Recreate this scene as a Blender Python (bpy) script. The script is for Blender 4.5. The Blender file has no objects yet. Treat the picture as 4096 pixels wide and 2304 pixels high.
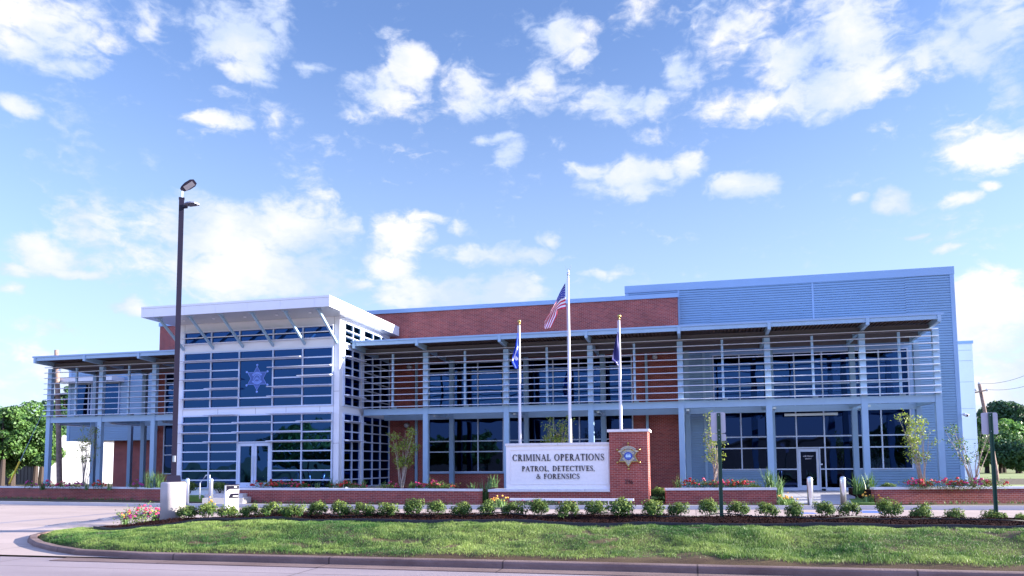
import bpy, math, random
import numpy as np
from mathutils import Vector, Matrix
random.seed(7); rng = np.random.default_rng(7)
R = math.radians
scene = bpy.context.scene
col = scene.collection
# ------------------------------------------------------------------ camera
RM = np.array([[0.97256053, 0.2325287, -0.00751142], [-0.02626556, 0.0776623, -0.99663368], [-0.23116258, 0.96948387, 0.08163879]])
F, CX, CY = 3046.893, 2047.973, 1607.338
CAM = np.array([0.0, 0.0, 1.6])
cd = bpy.data.cameras.new('camera'); cam = bpy.data.objects.new('camera', cd); col.objects.link(cam)
cd.sensor_width = 36; cd.lens = F*36/4096; cd.shift_x = (2048-CX)/4096; cd.shift_y = (CY-1152)/4096
cd.clip_start = .1; cd.clip_end = 6000
m4 = Matrix.Identity(4)
for i in range(3):
    m4[i][0] = RM[0][i]; m4[i][1] = -RM[1][i]; m4[i][2] = -RM[2][i]; m4[i][3] = CAM[i]
cam.matrix_world = m4
scene.camera = cam
def ray(x, y): return RM.T @ np.array([(x-CX)/F, (y-CY)/F, 1.0])
def at(x, y, Y=None, X=None, Z=None, D=None):
    """point of the place seen at pixel x, y of the photograph, on a known plane"""
    d = ray(x, y)
    if Y is not None: t = Y/d[1]
    elif X is not None: t = X/d[0]
    elif Z is not None: t = (Z-CAM[2])/d[2]
    else: t = D
    return CAM + t*d
# ------------------------------------------------------------------ light
SUN = Vector((1.0, .17, .25)).normalized()
sl = bpy.data.lights.new('sun', 'SUN'); sun = bpy.data.objects.new('sun', sl); col.objects.link(sun)
sl.energy = 4.6; sl.angle = R(.5); sl.color = (1.0, .93, .84)
sun.rotation_euler = (-SUN).to_track_quat('-Z', 'Y').to_euler()
scene.view_settings.view_transform = 'Standard'; scene.view_settings.look = 'None'
scene.view_settings.exposure = 2.05; scene.view_settings.gamma = 1
w = bpy.data.worlds.new('World'); scene.world = w; w.use_nodes = True
nt = w.node_tree; nt.nodes.clear(); N = nt.nodes.new; L = nt.links.new
def vm(op, a=None, b=None):
    n = N('ShaderNodeVectorMath'); n.operation = op
    for i, v in enumerate((a, b)):
        if v is None: continue
        if isinstance(v, (tuple, list)): n.inputs[i].default_value = v
        else: L(v, n.inputs[i])
    return n
def ma(op, a=None, b=None, c=None, clamp=False):
    n = N('ShaderNodeMath'); n.operation = op; n.use_clamp = clamp
    for i, v in enumerate((a, b, c)):
        if v is None: continue
        if isinstance(v, (int, float)): n.inputs[i].default_value = v
        else: L(v, n.inputs[i])
    return n.outputs[0]
sky = N('ShaderNodeTexSky'); sky.sky_type = 'NISHITA'; sky.sun_disc = False
sky.sun_elevation = math.asin(SUN.z); sky.sun_rotation = math.atan2(SUN.x, SUN.y)
sky.altitude = 50; sky.air_density = 1.0; sky.dust_density = .6; sky.ozone_density = 2.0
tc = N('ShaderNodeTexCoord'); D3 = tc.outputs['Generated']
sep = N('ShaderNodeSeparateXYZ'); L(D3, sep.inputs[0])
az = ma('ARCTAN2', sep.outputs[0], sep.outputs[1]); el = ma('ARCSINE', sep.outputs[2])
ae = N('ShaderNodeCombineXYZ'); L(az, ae.inputs[0]); L(el, ae.inputs[1])
nz = N('ShaderNodeTexNoise'); nz.inputs['Scale'].default_value = 11; nz.inputs['Detail'].default_value = 10; nz.inputs['Roughness'].default_value = .66
mp = vm('MULTIPLY', ae.outputs[0], (1, 1.5, 1)); L(mp.outputs[0], nz.inputs[0])
nw = N('ShaderNodeTexNoise'); nw.inputs['Scale'].default_value = 16; nw.inputs['Detail'].default_value = 4
L(ae.outputs[0], nw.inputs[0])
wv = vm('MULTIPLY', vm('SUBTRACT', nw.outputs['Color'], (.5, .5, .5)).outputs[0], (.045, .030, 0))
aw = vm('ADD', ae.outputs[0], wv.outputs[0]).outputs[0]
# cumulus patches: x, y (photo/1.59), half width, half height, weight
CL = [(90,45,150,80,.85),(40,105,70,45,.8),(170,165,70,20,.75),(215,168,40,16,.6),(52,265,35,22,.7),(370,40,60,40,.6),(600,95,110,65,.95),(690,45,50,60,.85),(530,70,60,45,.7),
(630,182,70,28,.8),(785,170,48,18,.8),(1042,178,48,55,1.25),(990,245,110,55,.95),(1170,225,110,55,.7),(905,285,60,28,.6),(530,303,90,18,.75),(710,300,45,35,.5),(1430,95,70,55,.95),
(1360,190,60,60,.75),(1320,235,120,50,.6),(1530,270,110,45,.9),(1650,258,32,34,1.0),(1630,45,80,40,.5),(1850,60,110,70,.6),(1710,165,60,70,.55),(1985,160,90,70,1.35),(2080,225,130,60,1.3),
(2150,90,110,120,.95),(2160,200,60,50,1.1),(1900,265,160,40,.7),(2380,140,190,60,.62),(2500,60,110,90,.55),(2545,215,40,60,.6),(2460,378,90,55,1.1),(2550,350,50,35,.75),(2245,500,34,28,1.0),
(2162,500,20,14,.8),(2415,503,42,15,.85),(2500,465,28,12,.7),(1600,442,140,40,1.1),(1480,437,60,24,.9),(1720,425,60,30,1.0),(1620,475,70,30,.9),(1860,472,90,28,1.1),(1240,348,55,14,.8),
(1285,392,38,34,.55),(560,580,270,85,1.05),(720,560,150,75,1.25),(430,650,200,90,.7),(640,690,200,80,1.25),(250,548,70,28,.7),(340,775,50,22,.9),(1010,600,70,60,1.1),(985,670,70,40,1.15),
(1060,550,60,18,1.0),(1240,640,180,26,.9),(1110,735,170,60,.95),(1290,735,80,60,1.3),(890,715,80,24,.6),(1380,605,36,16,.8),(1155,575,32,20,.55),(1525,681,60,18,.8),(110,640,75,38,1.0),
(190,690,55,14,.95),(40,672,50,20,.8),(30,720,35,18,.8),(130,815,70,18,.5),(2490,800,150,90,1.15),(2460,720,100,40,.6),(2560,960,160,120,.7),(2300,597,26,7,.7),(2380,628,32,9,.6),(70,940,120,70,.5),
(1650,120,25,16,.3),(1390,60,60,40,.3),(2420,1000,150,40,.6)]
acc = None
for cx_, cy_, rx, ry, wt in CL:
    d = ray(cx_*1.5901, cy_*1.5901); d = d/np.linalg.norm(d)
    a0, e0 = math.atan2(d[0], d[1]), math.asin(d[2]); k = 1.5901/F*1.25
    s = vm('SUBTRACT', aw, (a0, e0, 0)); s = vm('MULTIPLY', s.outputs[0], (math.cos(e0)/(rx*k), 1/(ry*k), 0)); s = vm('LENGTH', s.outputs[0])
    v = ma('MULTIPLY_ADD', s.outputs['Value'], -wt, wt)
    acc = v if acc is None else ma('MAXIMUM', acc, v)
# the same kind of cloud everywhere else in the sky, thin
na = N('ShaderNodeTexNoise'); na.inputs['Scale'].default_value = 2.2; na.inputs['Detail'].default_value = 3; L(D3, na.inputs[0])
acc = ma('MAXIMUM', acc, 0.0)
nf = N('ShaderNodeTexNoise'); nf.inputs['Scale'].default_value = 34; nf.inputs['Detail'].default_value = 6; nf.inputs['Distortion'].default_value = .8; L(vm('MULTIPLY', aw, (1, 1.9, 1)).outputs[0], nf.inputs[0])
cov = ma('ADD', ma('MULTIPLY', ma('POWER', acc, .75), 1.1), ma('ADD', ma('MULTIPLY', ma('SUBTRACT', nz.outputs[0], .5), 2.3), ma('MULTIPLY', ma('SUBTRACT', nf.outputs[0], .5), 1.1)))
mr = N('ShaderNodeMapRange'); mr.interpolation_type = 'SMOOTHSTEP'; mr.inputs[1].default_value = .10; mr.inputs[2].default_value = .86; L(cov, mr.inputs[0])
cl = ma('MULTIPLY', mr.outputs[0], .93)
# cloud brightness: thick parts white, thin ones bluish
mr2 = N('ShaderNodeMapRange'); mr2.inputs[1].default_value = .42; mr2.inputs[2].default_value = .62
nb = N('ShaderNodeTexNoise'); nb.inputs['Scale'].default_value = 7; nb.inputs['Detail'].default_value = 6; L(vm('ADD', ae.outputs[0], (3.3, 1.7, 0)).outputs[0], nb.inputs[0]); L(ma('ADD', ma('MULTIPLY', nb.outputs[0], .8), ma('MULTIPLY', cov, .13)), mr2.inputs[0])
cc = N('ShaderNodeMix'); cc.data_type = 'RGBA'; cc.inputs[6].default_value = (2.9, 3.4, 4.5, 1); cc.inputs[7].default_value = (4.6, 4.5, 4.6, 1); L(mr2.outputs[0], cc.inputs[0])
tint = N('ShaderNodeMix'); tint.data_type = 'RGBA'; tint.blend_type = 'MULTIPLY'; tint.inputs[0].default_value = 1
L(sky.outputs[0], tint.inputs[6]); tint.inputs[7].default_value = (1.06, 1.10, 1.40, 1)
# pale band of moisture near the horizon
hz = N('ShaderNodeMapRange'); hz.inputs[1].default_value = .55; hz.inputs[2].default_value = 0.0; hz.inputs[3].default_value = 0; hz.inputs[4].default_value = 1; L(el, hz.inputs[0])
hzp = ma('POWER', hz.outputs[0], 1.6); hzp = ma('MULTIPLY', hzp, .85)
hm = N('ShaderNodeMix'); hm.data_type = 'RGBA'; L(hzp, hm.inputs[0]); L(tint.outputs[2], hm.inputs[6]); hm.inputs[7].default_value = (3.1, 3.8, 4.8, 1)
fm = N('ShaderNodeMix'); fm.data_type = 'RGBA'; L(cl, fm.inputs[0]); L(hm.outputs[2], fm.inputs[6]); L(cc.outputs[2], fm.inputs[7])
# added fill: unseen sky behind the camera brightened to lift the shaded fronts
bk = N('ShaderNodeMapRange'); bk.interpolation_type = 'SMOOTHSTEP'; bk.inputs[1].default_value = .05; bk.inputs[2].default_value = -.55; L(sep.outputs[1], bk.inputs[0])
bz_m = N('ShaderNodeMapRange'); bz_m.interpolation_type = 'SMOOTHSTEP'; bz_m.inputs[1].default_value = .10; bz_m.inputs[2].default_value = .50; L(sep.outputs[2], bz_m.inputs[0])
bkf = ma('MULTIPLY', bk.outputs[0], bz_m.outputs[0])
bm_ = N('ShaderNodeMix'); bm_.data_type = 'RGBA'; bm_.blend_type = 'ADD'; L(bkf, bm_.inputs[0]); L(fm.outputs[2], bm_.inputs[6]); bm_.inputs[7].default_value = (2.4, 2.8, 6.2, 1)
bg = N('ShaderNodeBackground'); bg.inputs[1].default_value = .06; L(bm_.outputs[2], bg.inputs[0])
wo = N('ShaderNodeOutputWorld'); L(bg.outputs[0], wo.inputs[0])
# ------------------------------------------------------------------ materials
MATS = {}
def mat(name, c, rough=.6, metal=0., var=0., vs=8., bump=0., bs=40., spec=.5, trans=None):
    m = bpy.data.materials.new(name); m.use_nodes = True; t = m.node_tree; b = t.nodes['Principled BSDF']
    b.inputs['Base Color'].default_value = (*c, 1); b.inputs['Roughness'].default_value = rough; b.inputs['Metallic'].default_value = metal
    b.inputs['Specular IOR Level'].default_value = spec
    g = t.nodes.new('ShaderNodeNewGeometry')
    if var:
        n = t.nodes.new('ShaderNodeTexNoise'); n.inputs['Scale'].default_value = vs; n.inputs['Detail'].default_value = 5; t.links.new(g.outputs['Position'], n.inputs[0])
        r = t.nodes.new('ShaderNodeMapRange'); r.inputs[1].default_value = .3; r.inputs[2].default_value = .7; r.inputs[3].default_value = 1-var; r.inputs[4].default_value = 1+var
        t.links.new(n.outputs[0], r.inputs[0])
        x = t.nodes.new('ShaderNodeVectorMath'); x.operation = 'SCALE'; x.inputs[0].default_value = c; t.links.new(r.outputs[0], x.inputs['Scale'])
        t.links.new(x.outputs[0], b.inputs['Base Color'])
    if bump:
        n = t.nodes.new('ShaderNodeTexNoise'); n.inputs['Scale'].default_value = bs; n.inputs['Detail'].default_value = 4; t.links.new(g.outputs['Position'], n.inputs[0])
        u = t.nodes.new('ShaderNodeBump'); u.inputs['Strength'].default_value = bump; u.inputs['Distance'].default_value = .02; t.links.new(n.outputs[0], u.inputs['Height']); t.links.new(u.outputs[0], b.inputs['Normal'])
    MATS[name] = m
    return m
white = mat('white_panel', (.74, .76, .82), .35, 0, .02, 1.5)
whitef = mat('white_frame', (.52, .60, .76), .3)
steel_shaded = mat('blue_grey_paint_shaded', (.22, .34, .48), .45, 0, .04, 2)  # same steel paint, darkened to carry the shade around the inner columns
steel_undershade = mat('blue_grey_paint_undershade', (.12, .105, .115), .5, 0, .04, 2)  # canopy beam steel with the shade below the deck put into its colour
steel = mat('blue_grey_paint', (.30, .45, .61), .42, 0, .04, 2)
corrm = mat('corrugated_metal', (.22, .36, .55), .35, .1, .03, 1.2)
trimm = mat('metal_trim', (.27, .41, .62), .35, 0, .03, 1)
alu = mat('aluminium', (.62, .66, .74), .28, .85, .05, 3)
louv = mat('louver_aluminium', (.78, .82, .92), .35, 0)
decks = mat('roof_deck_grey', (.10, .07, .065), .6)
stone = mat('cast_stone', (.72, .70, .72), .75, 0, .08, 6, .1, 60)
stucco = mat('white_stucco', (.84, .82, .84), .8, 0, .03, 10, .1, 90)
conc = mat('concrete_light', (.50, .45, .45), .85, 0, .1, 3, .4, 50)
black = mat('dark_letter_metal', (.02, .018, .03), .4)
darkp = mat('dark_bronze_paint', (.010, .008, .022), .4, spec=.25)
gold = mat('polished_brass', (.50, .38, .13), .3, 1.0)
greym = mat('pewter_enamel', (.19, .17, .17), .45)
tan = mat('banner_enamel', (.48, .45, .36), .4)
sealb = mat('seal_blue', (.03, .07, .40), .4)
pale = mat('pale_blue_enamel', (.45, .65, .85), .4)
poleW = mat('flagpole_white', (.78, .75, .80), .3, 0)
greenp = mat('green_post_paint', (.012, .07, .045), .4)
plate = mat('bare_sign_aluminium', (.52, .47, .55), .45, .3, .04, 9)
mulch = mat('bark_mulch', (.026, .011, .010), 1.0, 0, .6, 45, .6, 70, .05)
edgem = mat('edging_black', (.02, .02, .035), .5)
soil = mat('red_soil', (.10, .045, .03), .95, 0, .4, 14, 1.0, 40)
leaf = None
blackr = mat('black_rubber', (.012, .012, .012), .5)
yellow = mat('yellow_plastic', (.80, .55, .02), .4)
woodp = mat('utility_wood', (.27, .19, .16), .9, 0, .3, 5, .5, 30)
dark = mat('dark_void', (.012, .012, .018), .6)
shedw = mat('white_shed_metal', (.85, .84, .86), .5, 0, .02, .5)
shedb = mat('brown_shed_metal', (.10, .085, .07), .6, 0, .08, 1)
flagblue = mat('flag_blue', (.01, .06, .55), .7)
navy = mat('flag_navy', (.03, .03, .16), .7)
fred = mat('flag_red', (.55, .015, .06), .7); fwhite = mat('flag_white', (.75, .75, .85), .7); fcan = mat('flag_canton', (.03, .04, .25), .7)
pinkm = mat('rose_pink', (.60, .045, .14), .5, 0, .35, 9); redm = mat('rose_red', (.55, .02, .03), .5, 0, .3, 9); yelm = mat('lily_yellow', (.85, .42, .05), .5, 0, .2, 9); mag = mat('rose_magenta', (.42, .04, .22), .5, 0, .3, 9)
bark = mat('pale_bark', (.36, .29, .24), .8, 0, .25, 12); barkd = mat('dark_bark', (.05, .035, .03), .9)
lensd = mat('dark_lens', (.10, .10, .14), .4)
lensm = mat('lamp_lens', (.55, .55, .6), .25)
bluep = mat('blue_stall_paint', (.01, .14, .65), .6)
def brickmat(name, c1, c2, mortar, w_=.2032, h_=.0677):
    m = bpy.data.materials.new(name); m.use_nodes = True; t = m.node_tree; b = t.nodes['Principled BSDF']; b.inputs['Roughness'].default_value = .85
    g = t.nodes.new('ShaderNodeNewGeometry'); s = t.nodes.new('ShaderNodeSeparateXYZ'); t.links.new(g.outputs['Position'], s.inputs[0])
    a = t.nodes.new('ShaderNodeMath'); t.links.new(s.outputs[0], a.inputs[0]); t.links.new(s.outputs[1], a.inputs[1])
    c = t.nodes.new('ShaderNodeCombineXYZ'); t.links.new(a.outputs[0], c.inputs[0]); t.links.new(s.outputs[2], c.inputs[1])
    k = t.nodes.new('ShaderNodeTexBrick'); t.links.new(c.outputs[0], k.inputs[0]); k.inputs['Scale'].default_value = 1
    k.inputs['Brick Width'].default_value = w_; k.inputs['Row Height'].default_value = h_; k.inputs['Mortar Size'].default_value = .0055; k.inputs['Mortar Smooth'].default_value = .2; k.inputs['Bias'].default_value = 0
    k.inputs['Color1'].default_value = (*c1, 1); k.inputs['Color2'].default_value = (*c2, 1); k.inputs['Mortar'].default_value = (*mortar, 1)
    n = t.nodes.new('ShaderNodeTexNoise'); n.inputs['Scale'].default_value = 1.3; n.inputs['Detail'].default_value = 6; t.links.new(g.outputs['Position'], n.inputs[0])
    r = t.nodes.new('ShaderNodeMapRange'); r.inputs[1].default_value = .3; r.inputs[2].default_value = .7; r.inputs[3].default_value = .85; r.inputs[4].default_value = 1.15; t.links.new(n.outputs[0], r.inputs[0])
    x = t.nodes.new('ShaderNodeVectorMath'); x.operation = 'SCALE'; t.links.new(k.outputs[0], x.inputs[0]); t.links.new(r.outputs[0], x.inputs['Scale']); t.links.new(x.outputs[0], b.inputs['Base Color'])
    u = t.nodes.new('ShaderNodeBump'); u.inputs['Strength'].default_value = .5; u.inputs['Distance'].default_value = -.008; t.links.new(k.outputs['Fac'], u.inputs['Height']); t.links.new(u.outputs[0], b.inputs['Normal'])
    return m
brick = brickmat('red_brick', (.35, .068, .050), (.22, .042, .036), (.44, .27, .25))
def glassmat(name, c, rough=.015, amp=.25):
    m = bpy.data.materials.new(name); m.use_nodes = True; t = m.node_tree; b = t.nodes['Principled BSDF']
    b.inputs['Base Color'].default_value = (*c, 1); b.inputs['Metallic'].default_value = 1; b.inputs['Roughness'].default_value = rough; b.inputs['Specular Tint'].default_value = (.35, .5, .9, 1)
    g = t.nodes.new('ShaderNodeNewGeometry'); n = t.nodes.new('ShaderNodeTexNoise'); n.inputs['Scale'].default_value = .9; n.inputs['Detail'].default_value = 1; t.links.new(g.outputs['Position'], n.inputs[0])
    u = t.nodes.new('ShaderNodeBump'); u.inputs['Strength'].default_value = amp; u.inputs['Distance'].default_value = .05; t.links.new(n.outputs[0], u.inputs['Height']); t.links.new(u.outputs[0], b.inputs['Normal'])
    return m
glass = glassmat('blue_tinted_glass', (.017, .050, .150)); glassd = glassmat('dark_tinted_glass', (.012, .026, .085)); glassg = glassmat('green_clerestory_glass', (.03, .08, .09))
def leafmat(name, c1, c2, tr=.25, rough=.5):
    m = bpy.data.materials.new(name); m.use_nodes = True; t = m.node_tree; b = t.nodes['Principled BSDF']; b.inputs['Roughness'].default_value = rough
    a = t.nodes.new('ShaderNodeAttribute'); a.attribute_name = 'tint'
    x = t.nodes.new('ShaderNodeMix'); x.data_type = 'RGBA'; x.inputs[6].default_value = (*c1, 1); x.inputs[7].default_value = (*c2, 1); t.links.new(a.outputs['Fac'], x.inputs[0])
    t.links.new(x.outputs[2], b.inputs['Base Color'])
    d = t.nodes.new('ShaderNodeBsdfTranslucent'); t.links.new(x.outputs[2], d.inputs[0]); s = t.nodes.new('ShaderNodeMixShader'); s.inputs[0].default_value = tr
    o = t.nodes['Material Output']; t.links.new(b.outputs[0], s.inputs[1]); t.links.new(d.outputs[0], s.inputs[2]); t.links.new(s.outputs[0], o.inputs[0])
    return m
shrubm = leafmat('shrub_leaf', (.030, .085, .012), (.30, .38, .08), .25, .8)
treem = leafmat('tree_leaf', (.03, .09, .022), (.14, .27, .055)); treed = leafmat('dark_tree_leaf', (.02, .06, .025), (.07, .16, .06)); treel = leafmat('bright_tree_leaf', (.06, .16, .03), (.21, .40, .08))
myrt = leafmat('myrtle_leaf', (.11, .17, .02), (.38, .48, .07), .35); irism = leafmat('iris_blade', (.03, .10, .03), (.26, .42, .12), .2); lawnm = leafmat('lawn_blade', (.035, .125, .02), (.30, .40, .10), .35)
# ------------------------------------------------------------------ mesh helpers
class MB:
    def __init__(s): s.v = []; s.f = []
    def add(s, vs, fs):
        o = len(s.v); s.v += [tuple(map(float, p)) for p in vs]; s.f += [tuple(i+o for i in f) for f in fs]; return s
    def box(s, x0, x1, y0, y1, z0, z1):
        if x0 > x1: x0, x1 = x1, x0
        if y0 > y1: y0, y1 = y1, y0
        if z0 > z1: z0, z1 = z1, z0
        return s.add([(x0,y0,z0),(x1,y0,z0),(x1,y1,z0),(x0,y1,z0),(x0,y0,z1),(x1,y0,z1),(x1,y1,z1),(x0,y1,z1)],
                     [(0,3,2,1),(4,5,6,7),(0,1,5,4),(1,2,6,5),(2,3,7,6),(3,0,4,7)])
    def obox(s, p, q, t, z0, z1, off=0.):      # box along p-q, thickness t to the far side
        p = np.array(p[:2], float); q = np.array(q[:2], float); d = (q-p)/np.linalg.norm(q-p); n = np.array([-d[1], d[0]])
        a, b, c, e = p+n*off, q+n*off, q+n*(off+t), p+n*(off+t)
        return s.add([(*a,z0),(*b,z0),(*c,z0),(*e,z0),(*a,z1),(*b,z1),(*c,z1),(*e,z1)], [(0,3,2,1),(4,5,6,7),(0,1,5,4),(1,2,6,5),(2,3,7,6),(3,0,4,7)])
    def beam(s, p, q, w_, h_, up=(0,0,1)):      # rectangular bar from p to q
        p = Vector(p); q = Vector(q); d = (q-p).normalized(); sx = d.cross(Vector(up)).normalized()*w_/2; sz = sx.cross(d).normalized()*h_/2
        vs = [a+x*sx+z*sz for a in (p, q) for x, z in ((-1,-1),(1,-1),(1,1),(-1,1))]
        return s.add(vs, [(0,1,2,3),(7,6,5,4),(0,4,5,1),(1,5,6,2),(2,6,7,3),(3,7,4,0)])
    def tube(s, pts, rs, n=8, cap=True):
        pts = [Vector(p) for p in pts]; rs = rs if isinstance(rs, (list, tuple)) else [rs]*len(pts); o = len(s.v); vs = []; fs = []
        for i, p in enumerate(pts):
            d = (pts[min(i+1, len(pts)-1)]-pts[max(i-1, 0)]).normalized(); a = d.cross(Vector((0,0,1)) if abs(d.z) < .95 else Vector((1,0,0))).normalized(); b = d.cross(a)
            vs += [p+(a*math.cos(t)+b*math.sin(t))*rs[i] for t in [2*math.pi*k/n for k in range(n)]]
        for i in range(len(pts)-1):
            for k in range(n): fs.append((i*n+k, i*n+(k+1)%n, (i+1)*n+(k+1)%n, (i+1)*n+k))
        if cap: fs += [tuple(range(n))[::-1], tuple((len(pts)-1)*n+k for k in range(n))]
        return s.add(vs, fs)
    def lathe(s, c, prof, n=24):                # prof: (r, z)
        vs = [(c[0]+r*math.cos(2*math.pi*k/n), c[1]+r*math.sin(2*math.pi*k/n), c[2]+z) for r, z in prof for k in range(n)]
        fs = [(i*n+k, i*n+(k+1)%n, (i+1)*n+(k+1)%n, (i+1)*n+k) for i in range(len(prof)-1) for k in range(n)]
        fs += [tuple(range(n))[::-1], tuple((len(prof)-1)*n+k for k in range(n))]
        return s.add(vs, fs)
    def ball(s, c, r, n=12): return s.lathe(c, [(max(r*math.sin(math.pi*i/8), 1e-4), -r*math.cos(math.pi*i/8)) for i in range(9)], n)
    def prism(s, poly, d0, d1, fn):             # poly (u, v) extruded from d0 to d1 through fn(u, v, d)
        n = len(poly); vs = [fn(u, v, d0) for u, v in poly]+[fn(u, v, d1) for u, v in poly]
        return s.add(vs, [tuple(range(n)), tuple(range(2*n-1, n-1, -1))]+[(i, i+n, (i+1)%n+n, (i+1)%n) for i in range(n)])
    def build(s, name, m, parent=None, smooth=False):
        me = bpy.data.meshes.new(name); me.from_pydata(s.v, [], s.f); me.validate()
        for x in (m if isinstance(m, (list, tuple)) else [m]): me.materials.append(x)
        import bmesh
        bm = bmesh.new(); bm.from_mesh(me); bmesh.ops.recalc_face_normals(bm, faces=bm.faces); bm.to_mesh(me); bm.free()
        if smooth: me.polygons.foreach_set('use_smooth', [True]*len(me.polygons))
        return link(name, me, parent)
def link(name, me, parent=None):
    """child meshes are written in place coordinates; the root Empty stands at the base of the thing"""
    o = bpy.data.objects.new(name, me); col.objects.link(o)
    if parent is not None:
        o.parent = parent
        r = parent
        while r.parent is not None: r = r.parent
        if parent is r: o.location = -Vector(r.location)
    return o
def tag(o, label=None, cat=None, group=None, kind=None):
    if label: o['label'] = label
    if cat: o['category'] = cat
    if group: o['group'] = group
    if kind: o['kind'] = kind
    return o
def thing(name, loc, label, cat, group=None):
    o = bpy.data.objects.new(name, None); col.objects.link(o); o.location = loc; o.empty_display_size = .3
    return tag(o, label, cat, group)
def struct(name, o): o['kind'] = 'structure'; return o
def copy_tree(root, loc, rot=0, scale=1., label=None):
    def cp(o, par):
        c = o.copy(); col.objects.link(c); c.parent = par
        for ch in list(o.children): cp(ch, c)
        return c
    r = cp(root, None); r.location = loc; r.rotation_euler = (0, 0, rot); r.scale = (scale,)*3
    if label: r['label'] = label
    return r
def np_mesh(name, V, Fc, m, parent=None, tint=None):
    V = np.asarray(V, np.float32); Fc = np.asarray(Fc, np.int32); k = Fc.shape[1]
    me = bpy.data.meshes.new(name); me.vertices.add(len(V)); me.vertices.foreach_set('co', V.ravel())
    me.loops.add(Fc.size); me.loops.foreach_set('vertex_index', Fc.ravel()); me.polygons.add(len(Fc))
    me.polygons.foreach_set('loop_start', np.arange(0, Fc.size, k, dtype=np.int32)); me.polygons.foreach_set('loop_total', np.full(len(Fc), k, np.int32))
    me.update(); me.validate()
    if tint is not None:
        a = me.attributes.new('tint', 'FLOAT', 'FACE'); a.data.foreach_set('value', np.asarray(tint, np.float32))
    me.materials.append(m)
    return link(name, me, parent)
def leaves(P, size, nrm=None, asp=.55, nw=.5):
    """diamond leaves at P; returns verts, faces"""
    n = len(P); q = rng.normal(size=(n, 3))
    if nrm is not None: q = q*nw+nrm
    q /= np.linalg.norm(q, axis=1, keepdims=True)
    r = rng.normal(size=(n, 3)); a = np.cross(q, r); a /= np.linalg.norm(a, axis=1, keepdims=True); b = np.cross(q, a)
    s = (np.asarray(size)*rng.uniform(.7, 1.3, n))[:, None]
    V = np.stack([P-a*s/2, P+b*s*asp/2+q*s*.08, P+a*s/2, P-b*s*asp/2+q*s*.08], 1).reshape(-1, 3)
    return V, np.arange(4*n).reshape(n, 4)
def vnoise(x, y, s, seed=0):
    x = x/s; y = y/s; xi = np.floor(x).astype(int); yi = np.floor(y).astype(int); fx = x-xi; fy = y-yi; fx = fx*fx*(3-2*fx); fy = fy*fy*(3-2*fy)
    h = lambda a, b: ((np.sin(a*127.1+b*311.7+seed*74.7)*43758.5453) % 1+1) % 1
    return (h(xi, yi)*(1-fx)+h(xi+1, yi)*fx)*(1-fy)+(h(xi, yi+1)*(1-fx)+h(xi+1, yi+1)*fx)*fy
# ------------------------------------------------------------------ planes of the place (metres; camera at the origin, 1.6 m up)
YW, YT, YB, YC, YI, YM, YP, YR = 38.9, 32.83, 35.1, 33.86, 38.1, 39.3, 29.8, 30.57
XT, XR = -16.18, -15.59
ZROAD, ZLOT, ZSITE = -.10, -.12, .0
X_ = lambda px, Y, py=1700: float(at(px, py, Y=Y)[0])
Z_ = lambda px, py, Y: float(at(px, py, Y=Y)[2])
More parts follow.
